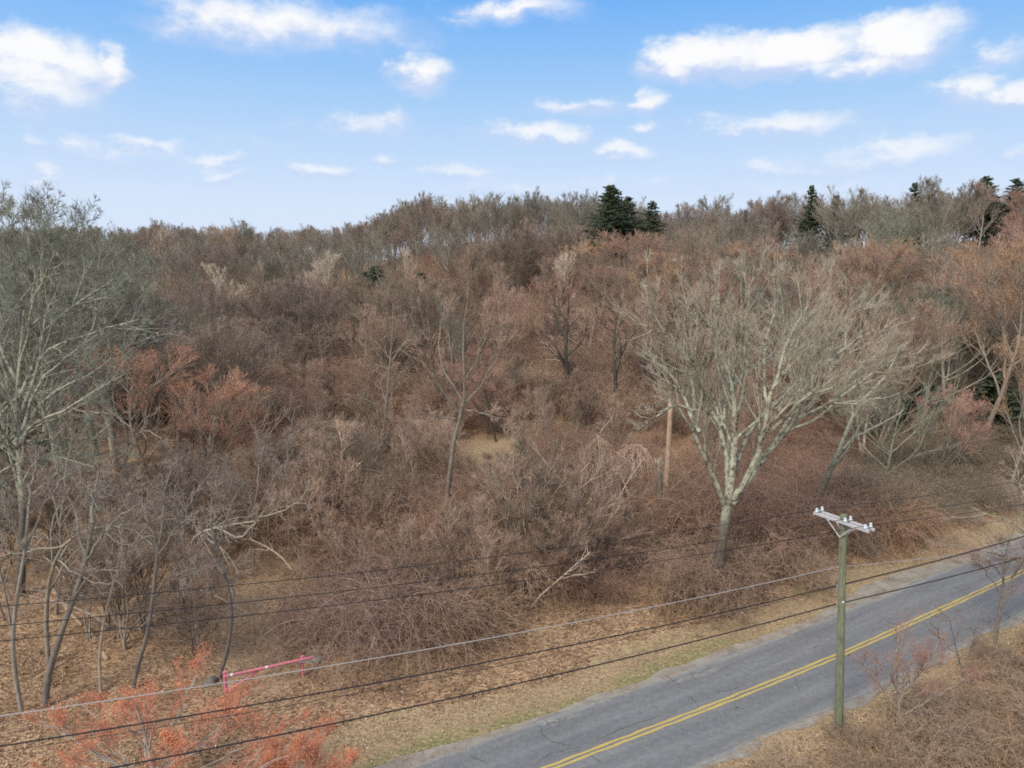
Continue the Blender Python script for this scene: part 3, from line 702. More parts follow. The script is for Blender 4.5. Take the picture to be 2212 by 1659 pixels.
for k, (b, limbs, rr, pal, lab) in enumerate([
  ((1325,912), [([(1325,912),(1330,850),(1328,790),(1326,730),(1335,680),(1345,650)], None), ([(1328,790),(1350,750),(1352,700)], [0,.6,1]), ([(1330,720),(1300,700),(1285,670)], [0,-.6,-1]), ([(1330,800),(1365,760),(1375,700)],[0,.5,1])], [(.34,.06),(.12,.04),(.08,.03),(.10,.03)], 'brown', 'dark stout double-stemmed tree trunk on the slope under the orange crown'),
  ((1375,905), [([(1375,905),(1384,860),(1400,822),(1420,790)], None), ([(1400,822),(1430,770),(1440,700)], [0,.5,1])], [(.26,.08),(.08,.03)], 'brown', 'dark curved trunk leaning right beside the dark double-stemmed tree'),
  ((1225,880), [([(1225,880),(1226,820),(1222,760),(1225,700),(1230,630)], None), ([(1223,790),(1190,750),(1165,720)], [0,.6,1]), ([(1224,770),(1260,730),(1270,690)], [0,-.6,-1]), ([(1225,740),(1200,690),(1195,640)],[0,.5,1])], [(.42,.06),(.14,.04),(.14,.04),(.12,.04)], 'pink', 'thick-trunked bare tree with pinkish haze of twigs left of the dark double-stemmed tree'),
 ]):
    custom('bare_tree', 310+k, b, limbs, rr, pal, lab, bark=(.055,.045,.038,.15), n2=7, n3=6, n4=5, up=.05, extra1=2)
# pale spreading trees at mid distance
for (u, v, top, w, kind, i, lab) in [
   (488,745,562,1.35,'vase',0,'cream-barked bare tree with forked crown, left of the other pale tree'), (705,755,540,1.3,'vase',2,'tall pale fan-shaped tree shining before the dark left slope'),
   (335,645,495,1.3,'vase',1,'whitish tree with splayed limbs below the left skyline'), (565,695,558,1.1,'vase',0,'slim pale tree between the two cream-barked ones'),
   (875,665,530,.8,'vase',2,'grey tree with one snapped white limb above the green bushes'), (1075,720,560,1.0,'vase',0,'pink-tipped broad dome-crowned tree in mid slope'),
   (1200,705,540,.95,'vase',2,'second pale pink dome-crowned tree, nearer the spruces'), (1000,700,530,.8,'vase',1,'grey-pink upswept tree left of the pink dome-crowned tree'),
   (900,620,470,.9,'vase',0,'grey upright tree below the middle skyline'),(630,690,540,.8,'tall',0,'thin lilac-grey birch-like tree left of the tall pale fan')]:
    tree_at(u, v, kind, i, 'pale' if 'pale' in lab or 'cream' in lab or 'whit' in lab else 'pink' if 'pink' in lab else 'grey', lab, top, wide=w, name='pale_tree' if 'pale' in lab else 'bare_tree')
# left: pale forked tree with a red maple behind it
custom('forked_tree', 320, (262,1060), [
   ([(262,1060),(268,1010),(275,965),(268,920),(250,890),(243,845)], None),
   ([(275,965),(290,925),(300,880)], [0,.3,.5]), ([(275,960),(310,930),(350,950),(385,985)], [0,-.6,-1.2,-1.6]), ([(290,930),(320,900),(350,885)], [0,-.3,-.6]), ([(268,920),(235,900),(215,870)],[0,-.5,-1])],
   [(.17,.05),(.10,.03),(.09,.025),(.07,.02),(.06,.02)], 'pale', 'pale greenish forked tree standing before the orange-red maple', bark=(.36,.33,.26,.8), n2=5, n3=4, n4=3)
tree_at(345, 1085, 'maple', 0, 'coral', 'orange-red budding maple behind the pale forked tree', 780, 'red_maple_tree', rz=1., wide=1.5)
tree_at(430, 1075, 'maple', 1, 'coral', 'smaller red budding maple right of the pale forked tree', 830, 'red_maple_tree', wide=1.4)
# large lichen-crusted trees closing the left side
def lichen_big(seed, base, top_px, limbs, lab, bark=(.13,.115,.10,.95), **kw):
    g = G(*base); p = [base, (base[0]+8, base[1]*.72+top_px*.28), (base[0]-6, base[1]*.45+top_px*.55), (base[0]+10, top_px+60)]
    lb = [(p, None)]+limbs
    rr = [(.30, .05)]+[(.13, .025)]*len(limbs)
    return custom('lichen_tree', seed, base, lb, rr, 'green', lab, bark=bark, twig=(.265,.275,.215), n2=8, n3=7, n4=5, up=.05, extra1=4, l2=(.25,.45), ang=(20,50), tw=.013, **kw)
lichen_big(330, (42,1285), 610, [
   ([(45,1010),(60,930),(150,880),(270,808)], [0,-1,-2,-3]), ([(42,960),(100,860),(180,815),(266,757)], [0,.8,1.4,2]), ([(45,900),(100,760),(200,720),(300,690)], [0,-1,-2,-2]),
   ([(42,860),(110,700),(190,640),(250,600)], [0,1,2,3]), ([(42,1000),(-30,900),(-100,800)], [0,-1,-2]), ([(45,850),(-20,700),(-60,560)], [0,1,2]), ([(45,800),(80,640),(120,540)], [0,-2,-3]), ([(45,950),(90,820),(160,760),(240,700)],[0,3,5,7])],
   'largest pale lichen-crusted tree with long limbs reaching in at the left edge')
lichen_big(331, (-60,1230), 620, [([(-58,1000),(30,860),(110,780),(190,760)], [0,1,2,3]), ([(-60,900),(0,720),(80,600)], [0,1,2]), ([(-60,1020),(20,960),(100,950),(190,945)], [0,-2,-3,-4]), ([(-60,1060),(20,1010),(120,985),(205,1010)], [0,-3,-5,-6])],
   'lichen-pale tree mostly beyond the left edge, its low limbs over the green grass patch')
lichen_big(332, (130,1120), 405, [([(130,900),(180,760),(240,650)], [0,1,2]), ([(130,860),(80,700),(40,600)], [0,1,2]), ([(130,800),(170,620),(200,500)], [0,-1,-2]), ([(130,780),(100,600),(90,480)], [0,2,3])],
   'tall grey-green tree whose dark crown tops the left skyline', extra1=5) if False else None
for (u, v, top, lab) in [(95,1010,428,'tall dark-twigged tree highest on the left skyline'), (205,985,436,'gnarled grey-green tree on the left skyline, its bare side branch against the sky'),
      (20,985,436,'grey-green tree in the far left corner of the skyline'), (285,900,470,'grey-green tree just right of the left skyline group'), (160,940,455,'grey-green crown in front of the left skyline group'), (55,960,434,'dense grey-green crown second from the left border on the skyline'), (140,975,430,'dense dark crown in the middle of the left skyline group'), (245,960,445,'dark forked crown at the right end of the left skyline group'), (10,900,430,'grey-green crown filling the left border below the skyline'), (115,890,440,'broad grey-green crown low in the left skyline group'), (190,870,450,'fine-twigged grey-green crown behind the left skyline group'), (70,1080,560,'lower grey-green tree at the left edge behind the largest lichen tree')]:
    tree_at(u, v, 'round', (u//10) % 2, 'green', lab, top, 'lichen_tree', wide=.85)
# leaning trunks on the leafy floor at the lower left
gr = 'thin trunks on the leafy floor at lower left'
for k, (pts, r, lab, bark) in enumerate([
   ([(48,1545),(35,1470),(28,1390),(35,1300),(52,1200),(60,1120)], .17, 'grey crooked trunk nearest the lower left corner', (.19,.165,.135,.4)),
   ([(95,1532),(105,1460),(128,1380),(160,1290),(185,1210),(200,1130)], .27, 'stout dark trunk with flared foot, second from the lower left corner', (.11,.095,.08,.3)),
   ([(218,1505),(215,1420),(225,1340),(245,1260),(262,1190)], .13, 'pale brown trunk with a peeled side behind the red budding tree', (.26,.21,.16,.3)),
   ([(283,1500),(300,1430),(318,1370),(330,1290),(340,1200),(352,1130)], .20, 'dark straight trunk rising left of the bare track', (.10,.085,.075,.2)),
   ([(470,1475),(492,1400),(500,1330),(492,1260),(470,1190),(455,1130)], .17, 'dark bowed trunk standing at the left side of the bare track', (.085,.07,.062,.1)),
   ([(120,1330),(128,1270),(135,1210),(130,1140),(140,1060)], .16, 'brownish trunk behind the stout dark one', (.15,.125,.10,.3)),
   ([(365,1290),(372,1230),(380,1180),(375,1110)], .12, 'slim grey trunk on the leafy floor right of the arching limb', (.16,.14,.12,.4)),
   ([(235,1270),(240,1210),(250,1150),(262,1090)], .15, 'dark slim trunk in the middle of the leafy floor', (.11,.09,.08,.2)),
   ([(545,1250),(548,1190),(545,1130),(555,1060)], .13, 'grey trunk at the far end of the bare track', (.15,.13,.11,.3)),
   ([(30,1395),(20,1330),(8,1270),(-10,1190)], .13, 'grey leaning trunk at the left edge of the leafy floor', (.17,.15,.12,.4)),
   ([(610,1180),(606,1120),(612,1060),(620,1000)], .15, 'dark trunk at the edge of the brush right of the track', (.11,.09,.08,.2)),
   ]):
    x0, y0 = pts[-1]; sg = 1 if k % 2 else -1
    limbs = [(pts, None), ([pts[-2], (x0+sg*50, y0-10), (x0+sg*105, y0-40)], [0,-.8,-1.6]), ([pts[-2], (x0-sg*45, y0-40), (x0-sg*80, y0-90)], [0,.8,1.6]), ([pts[-1], (x0+5, y0-60), (x0+20, y0-130)], [0,.4,.8]),
             ([pts[-3], (pts[-3][0]+sg*45, pts[-3][1]-50), (pts[-3][0]+sg*100, pts[-3][1]-60)], [0,-.5,-1.2])]
    custom('slender_tree', 340+k, pts[0], limbs, [(r*.66, r*.36), (r*.32, .02), (r*.32, .02), (r*.4, .02), (r*.25, .015)], 'pink', lab, bark=tuple(c*1.5+.03 for c in bark[:3])+(.3,), twig=(.30,.235,.19), group=gr, n2=8, n3=6, n4=4, up=.04, crown_from=1, ang=(25,60), wander=.2)
# pale arching limbs in front of them
custom('arching_tree', 360, (105,1440), [
   ([(105,1440),(100,1340),(110,1240),(135,1180),(190,1145),(262,1138),(300,1150),(330,1178)], [0,0,-.2,-.5,-1,-1.5,-1.7,-2]),
   ([(135,1180),(60,1190),(0,1200)], [-.5,-1,-1.6]), ([(250,1138),(285,1130),(330,1125),(385,1120)], [-1.4,-1,-.6,-.2]), ([(262,1140),(262,1190),(260,1230)], [-1.5,-1.8,-2]), ([(120,1205),(180,1250),(240,1262)],[-.3,-1,-2])],
   [(.13,.035),(.05,.02),(.06,.025),(.04,.02),(.05,.02)], 'pale', 'pale arching tree whose bowed limb crosses over the leafy floor at lower left', bark=(.28,.25,.20,.6), twig=(.34,.28,.22), n2=7, n3=5, n4=4)
custom('arching_tree', 361, (420,1340), [
   ([(420,1340),(405,1250),(410,1190),(425,1155),(470,1140),(520,1130),(560,1125)], [0,0,0,-.3,-.6,-.9,-1]),
   ([(470,1140),(520,1160),(560,1120),(610,1100),(650,1080)], [-.6,-1,-1.2,-1.4,-1.6]), ([(430,1150),(480,1190),(500,1240),(505,1290)], [-.3,-1,-1.4,-1.6]), ([(412,1200),(370,1290),(400,1330),(440,1340),(500,1345)], [0,-1,-1.5,-2,-2.2])],
   [(.13,.04),(.08,.02),(.05,.02),(.06,.02)], 'pale', 'smaller pale tree with drooping twisted limbs over the bare track', bark=(.32,.28,.22,.6), twig=(.36,.285,.225), n2=7, n3=6, n4=4)
# red budding tree close to the camera at the lower left
g0 = np.array([-14.2, 25.4, 0.])
def near_tree(name, seed, base, limbs, radii, label, **kw):
    base = np.array(base, float); st = [[base+np.array(p) for p in l] for l in limbs]
    kw0 = kw.pop('sc', 1.); p = kw.pop('pal'); tp = custom_tree(seed, st, radii, origin=base, **kw)
    return place(tp, name, tuple(base), 0, kw0, label=label, **p)
near_tree('red_maple_tree', 371, g0, [
   [(0,0,0),(.1,0,1),(.0,.1,2.2),(-.2,.2,3.6),(-.4,.1,5.4)], [(.0,.1,1.5),(.9,.3,2.6),(2.0,.4,3.6),(3.2,.3,4.9)], [(0,.1,1.2),(-1.0,0,2.3),(-2.4,.2,3.2),(-3.6,.1,4.2)],
   [(0,0,1.8),(.8,-.8,3.0),(1.4,-1.4,4.4)], [(0,.1,2.2),(.4,1.2,3.6),(.9,2,5.2)], [(0,0,1.0),(1.4,-.4,1.8),(3.4,-.6,2.6),(5.4,-.4,3.6)], [(0,.1,2.0),(-.8,1,3.2),(-1.6,1.4,4.4)], [(.3,.2,1.8),(1.8,.9,3.0),(3.0,1.4,4.6)], [(0,0,.8),(-1.6,-.6,1.4),(-3.4,-.8,2.2)], [(0,0,.7),(1.2,-1,1.2),(2.6,-1.8,1.8)], [(0,0,.7),(-1,-1,1.2),(-2,-1.8,1.9)], [(0,0,1),(2,.8,2),(4.6,1.2,3.2)], [(0,0,1),(-1.6,1,2.2),(-3,1.8,3.4)], [(0,0,.8),(2.2,-.2,1.2),(4.8,-1,1.8)], [(0,0,1.4),(.8,-.2,2.8),(1.4,-.2,4.2)], [(0,0,1.4),(-.8,-.4,2.6),(-1.6,-.6,3.8)]],
   [(.13,.03),(.06,.02),(.06,.02),(.05,.02),(.05,.02),(.06,.02),(.05,.02),(.05,.02)]+[(.045,.015)]*8, 'bright orange-red budding small tree in front of the gate at the lower left',
   pal=dict(bark=(.40,.35,.29,.5), twig=(.62,.27,.17), bud=(.92,.30,.15)), sc=(1.14,1.14,.93), n2=8, n3=7, n4=5, tw=.007, budsz=.024, up=.16, wander=.1, l2=(.3,.5), ang=(20,45), l4=(.2,.4))
near_tree('red_maple_tree', 372, (-8.2, 24.2, 0), [
   [(0,0,0),(.1,0,1),(.1,.1,2.2),(0,.2,3.7)], [(.0,.1,.9),(.9,.3,1.8),(1.9,.4,3.2)], [(0,.1,.8),(-1.0,0,1.7),(-2.2,.2,3.0)], [(0,.1,1),(.3,1,2),(.5,1.6,3.4)], [(0,0,.6),(1.2,-.4,1.2),(2.6,-.6,2.0)],[(0,0,.9),(-.7,.8,2),(-1.3,1.3,3.3)]],
   [(.07,.02),(.04,.015),(.04,.015),(.04,.015),(.035,.015),(.035,.015)], 'second red budding sapling at the bottom edge, right of the bright one',
   pal=dict(bark=(.36,.31,.26,.4), twig=(.62,.27,.17), bud=(.92,.30,.15)), sc=(1.0,1.0,.85), n2=9, n3=8, n4=6, tw=.007, budsz=.024, up=.16, wander=.1, l2=(.3,.5), ang=(20,45), l4=(.2,.4))
# near side of the road, lower right
near_tree('budding_sapling', 373, G(1935, 1600)+[0, 0, 0], [
   [(0,0,0),(.05,0,1.2),(-.1,.1,2.6),(-.3,.1,4.2),(-.2,.2,5.8)], [(0,0,1.6),(-.8,.2,2.6),(-1.6,.3,3.8)], [(0,0,2),(.8,.2,3.2),(1.5,.2,4.6)], [(-.1,0,2.4),(-.9,-.4,3.6),(-1.8,-.4,4.4)], [(-.1,.1,2.8),(.5,-.5,4),(.9,-.8,5.2)], [(0,0,1.2),(1.3,-.2,2.2),(2.8,-.2,3.2)]],
   [(.09,.02),(.04,.015),(.04,.015),(.035,.015),(.035,.015),(.04,.015)], 'white-stemmed sapling with reddish buds at the roadside right of the utility pole',
   pal=dict(bark=(.30,.255,.21,.4), twig=(.38,.26,.20), bud=(.46,.17,.12)), n2=8, n3=6, n4=4, tw=.006, budsz=.026, up=.08)
near_tree('bare_sapling', 374, G(2085, 1500)+[0, 0, 0], [
   [(0,0,0),(-.3,0,1.2),(-.7,.1,2.6),(-1.2,.1,4.2)], [(-.3,0,1.4),(.2,.2,2.6),(.4,.3,4.0)], [(-.6,0,2.2),(-1.6,.2,3.2),(-2.2,.2,4.4)], [(-.5,0,2),(.3,-.4,3),(.9,-.4,3.8)]],
   [(.06,.015),(.035,.01),(.03,.01),(.03,.01)], 'thin dark sapling with sparse dry seed heads in front of the yellow line',
   pal=dict(bark=(.20,.16,.13,.1), twig=(.26,.18,.14), bud=(.20,.07,.05)), n2=4, n3=3, n4=2, tw=.006, budsz=.03, up=.06)
near_tree('bare_sapling', 375, G(2150, 1392)+[0, 0, 0], [
   [(0,0,0),(0,0,1.6),(.1,.1,3.4),(0,.1,5.2),(.2,0,7.0)], [(0,0,2.4),(.6,.2,3.6),(1.2,.3,5.0)], [(0,0,3),(-.8,.2,4.2),(-1.6,.2,5.6)], [(0,0,4),(-.9,-.4,5),(-2.1,-.4,5.6)], [(0,0,4.4),(.7,-.4,5.4),(1.6,-.4,6.2)]],
   [(.10,.03),(.04,.015),(.04,.01),(.04,.01),(.04,.01)], 'taller bare sapling with reddish tips at the road edge near the right border',
   pal=dict(bark=(.20,.17,.14,.4), twig=(.38,.27,.22), bud=(.45,.16,.11)), n2=7, n3=5, n4=4, tw=.007, budsz=.016, up=.08)
gx = Wp(2255, 1185, 42.)
near_tree('lichen_tree', 376, (gx[0]+.3, 41.0, 0), [
   [(0,0,0),(-.2,0,3),(-.5,.1,6),(-.9,.1,9),(-1.2,.1,12.5)], [(-.4,0,5),(-2.2,-.2,7),(-3.6,-.2,10)], [(-.6,.1,7),(-2.6,.2,8.6),(-4.4,.3,9.0)], [(-.5,0,6),(1,.2,8.4),(1.8,.2,11)], [(-.2,0,3.6),(-2.4,-1,4.6),(-4.6,-1.6,4.9)], [(-.3,0,4.4),(-2.0,-2,6),(-3.2,-3,8)], [(-.3,0,3.4),(-1.4,.2,5),(-3.0,.3,6.2),(-5.4,.5,7.2)], [(-.2,0,2.8),(-2.4,.5,3.8),(-6.0,.9,4.6)], [(-.3,0,3.9),(-1.8,-.8,5.4),(-4.6,-1.4,6.0)]],
   [(.26,.06),(.13,.03),(.10,.02),(.12,.03),(.09,.02),(.10,.02),(.09,.02),(.08,.02),(.08,.02)], 'lichen-pale tree leaning in from the right border over the road',
   pal=dict(bark=(.24,.215,.17,.95), twig=(.46,.34,.275)), n2=7, n3=6, n4=5, tw=.009, up=.07, extra1=2)
taken.append((gx[0], 42, 2))
# right-hand background trees with pale bare rods
for (u, v, top, kind, i, pal, w, lab) in [(1985,1010,640,'tall',0,'green',.7,'pale rod-straight tree right of the huge lichen tree'), (2035,1000,690,'tall',1,'green',.7,'second rod-straight pale tree, nearer the right border'),
     (1915,960,600,'vase',2,'green',.8,'grey-green tree peeping over the right shoulder of the huge lichen tree'), (2120,960,560,'maple',0,'orange',1.2,'broad coral-tipped tree near the right border'),
     (2190,900,500,'maple',1,'red',1.2,'reddish hazy crown at the right border'), (1870,820,560,'maple',0,'red',1.1,'crimson-budded tree behind the huge lichen tree'), (2180,1060,760,'maple',0,'orange',.9,'ochre-budded tree low by the right border'),
     (1280,760,590,'maple',0,'red',1.2,'rose-red hazy crown on the middle slope'), (1390,780,570,'maple',1,'orange',1.2,'orange hazy crown right of the spruces'), (1170,790,610,'maple',1,'red',1.1,'coral-pink hazy crown left of the rose-red one'),
     (1100,840,640,'maple',0,'red',.9,'dusky pink crown low on the middle slope'), (1340,700,540,'maple',0,'red',1.2,'red crown at the foot of the spruces'),
     (490,600,500,'maple',0,'orange',1.5,'rust-orange crown below the left skyline'), (620,590,510,'maple',1,'red',1.3,'dull red crown below the left skyline')]:
    tree_at(u, v, kind, i, pal, lab, top, 'red_maple_tree' if kind == 'maple' else 'lichen_tree', wide=w)
# conifers
def conif(u, v, Y, top, k, w, lab):
    d = ray(u, 700); x = d[0]/d[1]*Y; z = hz(x, Y); tp = Wp(u, top, Y); sc = (tp[2]-z)/TP['conifer'][k]['h']
    taken.append((x, Y, 3)); tpl = TP['conifer'][k]; w *= (.95 if u > 1700 else 1.45) if Y > 100 else 1
    place(tpl, 'conifer_tree', (x, Y, z), R_.random()*6, (w*sc, w*sc, sc), bark=(.08,.065,.05,0), label=lab)
for a in [(1300,0,150,403,0,1.0,'left one of the two dark pointed spruces breaking the skyline'), (1350,0,152,400,1,1.15,'right one of the two dark pointed spruces breaking the skyline'), (1385,0,158,435,0,.9,'lower dark spruce leaning on the right side of the pair'), (1325,0,160,425,1,.9,'dark spruce half hidden between the pointed pair'),
          (1737,0,140,402,0,1.1,'lone dark conifer on the skyline above the huge lichen tree'), (1790,0,145,420,1,1.2,'shorter conifer right of the lone skyline conifer'),
          (1955,0,142,396,0,1.3,'dark conifer right in the right skyline clump'),
          (2118,0,138,380,0,1.5,'tallest conifer on the right skyline'), (2190,0,136,384,1,1.4,'conifer at the right border of the skyline'),
          (1960,0,92,770,2,1.6,'dark evergreen low behind the rod-straight trees'), (2165,0,80,810,2,1.9,'dark evergreen by the right border'), (2020,0,80,830,2,2.2,'dark evergreen bush between rod-straight trees'),
          (1935,0,118,600,1,1.0,'dark cedar half hidden behind the right grey-green tree'), (1318,0,156,450,1,1.2,'lowest spruce in front of the pointed pair'),(20,0,62,900,2,1.1,'dark evergreen bush at the left edge')]: conif(*a)
for (u, v, s, lab) in [(818,668,1.7,'rounded dark green cedar bush on the middle slope'), (785,640,1.1,'smaller green cedar left of the rounded one'), (905,665,1.2,'dark green cedar right of the rounded one')]:
    g = G(u, v); place(TP['conifer'][2], 'conifer_bush', tuple(g), u, (s*1.5, s*1.5, s), bark=(.08,.065,.05,0), label=lab, cat='bush'); taken.append((g[0], g[1], 3))

# ------------------------------------------------------------------ the wood: individual trees, then the far mass
def ok(x, y, r):
    for (a, b, c) in taken:
        if (x-a)**2+(y-b)**2 < (r+c)**2*.55: return False
    return True
cand = []
rr = np.random.default_rng(99)
pts = []
cell = {}
for _ in range(60000):
    y = 44+rr.random()**.85*330; s = rr.uniform(-.86, .86); x = s*y
    sp = 3.3 if y < 62 else 4.7 if y < 150 else 5.2 if y < 220 else 7.0
    k = (int(x//5), int(y//5)); bad = False
    for i in (-1, 0, 1):
        for j in (-1, 0, 1):
            for (a, b, c) in cell.get((k[0]+i, k[1]+j), ()):
                if (a-x)**2+(b-y)**2 < max(sp, c)**2: bad = True; break
            if bad: break
        if bad: break
    if bad: continue
    cell.setdefault(k, []).append((x, y, sp)); pts.append((x, y))
pts = np.array(pts); prd = road_dist(pts[:, 0], pts[:, 1]); pz = hgt(pts[:, 0], pts[:, 1], prd)
D_ = np.interp(pts[:, 0]/pts[:, 1], sx, sD)
keep = (prd > 10) & (np.hypot(pts[:, 0], pts[:, 1]) < D_+48)
pts = pts[keep]; pz = pz[keep]
order = np.argsort(np.hypot(pts[:, 0], pts[:, 1])); pts = pts[order]; pz = pz[order]
def zone(u, y):
    if u < 330: return 'left'
    if u < 720: return 'leftmid'
    if u < 1120: return 'mid'
    if u < 1500: return 'rightmid'
    if u < 1900: return 'behind'
    return 'right'
def choose(u, y, rg):
    z = zone(u, y); q = rg.random(); k2 = rg.random()
    if y > (120 if u > 1450 else 145): pal = ['grey', 'brown', 'mauve', 'grey'][int(rg.random()*3.99)]; kind = 'vase' if k2 < .7 else 'tall'
    elif z == 'left': pal = 'green' if q < .6 else 'grey'; kind = 'round' if k2 < .5 else 'vase'
    elif z == 'leftmid': pal = 'mauve' if q < .55 else 'brown' if q < .8 else 'grey' if q < .93 else 'red'; kind = 'vase' if k2 < .7 else 'round' 
    elif z == 'mid': pal = 'brown' if q < .4 else 'grey' if q < .6 else 'pink'; kind = 'vase' if k2 < .8 else 'tall'
    elif z == 'rightmid': pal = 'pink' if q < .4 else 'red' if q < .62 else 'brown' if q < .8 else 'orange' if q < .9 else 'mauve'; kind = 'vase' if k2 < .8 else 'round'
    elif z == 'behind': pal = 'pink' if q < .4 else 'grey' if q < .7 else 'red' if q < .85 else 'orange'; kind = 'vase' if k2 < .6 else 'round'
    else: pal = 'green' if q < .4 else 'grey' if q < .65 else 'pink' if q < .8 else 'red' if q < .9 else 'orange'; kind = 'vase' if k2 < .6 else 'tall'
    if u > 1500 and pal in ('red', 'orange') and rg.random() < .45: pal = 'grey'
    if pal in ('red', 'orange'): kind = 'maple'
    return pal, kind
LOOK = {'grey': 'grey bare tree', 'brown': 'dark brown bare tree', 'mauve': 'dusky mauve-brown bare tree', 'pink': 'pinkish-brown bare tree', 'pale': 'pale bare tree', 'green': 'grey-green bare tree', 'red': 'red-tinged budding maple', 'orange': 'orange-tinged budding tree'}
SH = {'dome': 'with a domed fan crown', 'vase': 'with upswept branches', 'round': 'with a gnarled spreading crown', 'tall': 'with a tall narrow crown', 'maple': 'with a hazy crown', 'thin': 'of thin stems'}
SHS = {'dome': 'dome-crowned', 'vase': 'upswept', 'round': 'gnarled', 'tall': 'narrow', 'maple': 'hazy-crowned', 'thin': 'thin-stemmed'}
PLACE = {'left': 'at far left', 'leftmid': 'left of middle tree', 'mid': 'on middle slope', 'rightmid': 'below the spruces', 'behind': 'behind the huge tree', 'right': 'at the right side'}
prd_of = lambda x, y: float(road_dist(x, y)[0])
HT = dict(left=(17, 23), leftmid=(10.5, 14.5), mid=(11, 15), rightmid=(10, 14), behind=(12, 16.5), right=(13, 18))
far_pts = []; n_ind = 0
rg = np.random.default_rng(5)
SHOW = [(488,565,45,.9),(705,545,50,.9),(335,500,40,.8),(565,560,30,.8),(875,530,45,.8),(1075,560,60,.9),(1200,540,55,.9),(1000,530,40,.7),(1330,400,75,.9),(1280,590,60,.8),(1390,570,60,.8),(1170,610,50,.8),
        (820,600,70,.9),(345,790,110,.95),(395,850,80,.9),(850,655,60,.8),(1325,680,50,.95),(1225,640,50,.9),(1000,650,90,.8),(490,500,50,.7),(620,510,50,.7),(1737,402,50,.7),(1900,402,60,.7),(2118,380,60,.7),(2120,560,70,.8),(2130,800,80,.8),(1400,800,60,.9)]
SHOWY = [G(488,735)[1],G(705,745)[1],G(335,640)[1],G(565,690)[1],G(875,665)[1],G(1075,720)[1],G(1200,705)[1],G(1000,700)[1],148,G(1280,760)[1],G(1390,780)[1],G(1170,790)[1],
        G(818,640)[1],G(345,1085)[1],G(395,1010)[1],G(832,1010)[1],G(1325,912)[1],G(1225,880)[1],G(948,1190)[1],G(490,600)[1],G(620,590)[1],138,138,136,G(2120,960)[1],78,G(1375,905)[1]]
for (x, y), z in zip(pts, pz):
    u, v = px_of(x, y, z)
    if u < -260 or u > 2480: continue
    zn = zone(u, y)
    if 1560 < u < 1890 and y < 63 and rg.random() < .92: continue
    if 1180 < u < 1500 and 1000 < v < 1240: continue
    if u < 95 and 970 < v < 1240: continue
    if not ok(x, y, 1.2): continue
    hg = np.mean(HT[zn]); vt = px_of(x, y, z+hg)[1]
    if any(abs(u-a) < w_*.8+50 and y < Y_ and y > Y_-45 and v > b_ and vt < v+1 and vt < b_+85 and rg.random() < p_ for (a, b_, w_, p_), Y_ in zip(SHOW, SHOWY)): continue
    near = y < 74
    mid = 560 < u < 1640 and 58 < y < 96
    stem = near and 560 < u < 1640 and not mid
    if stem and (rg.random() < .45 or v > 1330 or prd_of(x, y) < 13): continue
    if mid and (rg.random() < .38 or any(((u-a)/c)**2+((v-b)/d)**2 < 1 for a, b, c, d in [(1070,1010,75,45), (860,770,90,28), (1370,1010,90,60), (700,880,60,20)])): continue
    if near and not stem and not mid and rg.random() < (.15 if u < 560 else .2): continue
    pal, kind = choose(u, y, rg)
    if near and zn in ('left', 'leftmid') and v > 1150: kind = 'thin'; pal = 'pink' if rg.random() < .6 else 'grey'
    if stem: kind = 'thin'; pal = 'pink' if rg.random() < .4 else 'brown'
    if kind in ('vase', 'round') and zn != 'left' and rg.random() < .62: kind = 'dome'
    h0, h1 = HT[zn]
    if mid: h0, h1 = 5, 8.5; pal = 'pink' if rg.random() < .5 else 'brown'; kind = 'dome' if rg.random() < .5 else 'vase'
    if y > 110: h0 = h0*.6+14*.4; h1 = h1*.6+18*.4
    if y > 165: h0, h1 = 14, 18.5
    if y < 74 and u > 1500: h0, h1 = 9, 14
    if kind == 'thin': h0, h1 = 6.5, 11
    h = rg.uniform(h0, h1); tl = TP[kind]; i = int(rg.random()*len(tl)); sc = h/tl[i]['h']
    if n_ind < 265 and y < 170:
        n_ind += 1
        if kind in ('maple',): nm = 'red_maple_tree'
        elif kind == 'thin': nm = 'slender_tree'
        elif pal == 'green': nm = 'lichen_tree'
        else: nm = 'bare_tree'
        p = dict(PAL[pal]); k = rg.uniform(.88, 1.12); p['twig'] = tuple(c*k for c in p['twig'])
        cu, cv = px_of(x, y, z+h*.6)
        lab = f"{LOOK[pal]}, {SHS[kind]}, {near_what(cu, cv)}"
        w = rg.uniform(1.0, 1.35)
        place(tl[i], nm, (x, y, z), rg.random()*6.28, (sc*w, sc*w, sc), label=lab, group='bare and budding trees of the wood', **p)
    else:
        far_pts.append((x, y, z, sc, kind, i, pal))
print('individual', n_ind, 'far', len(far_pts), time.time()-T0)

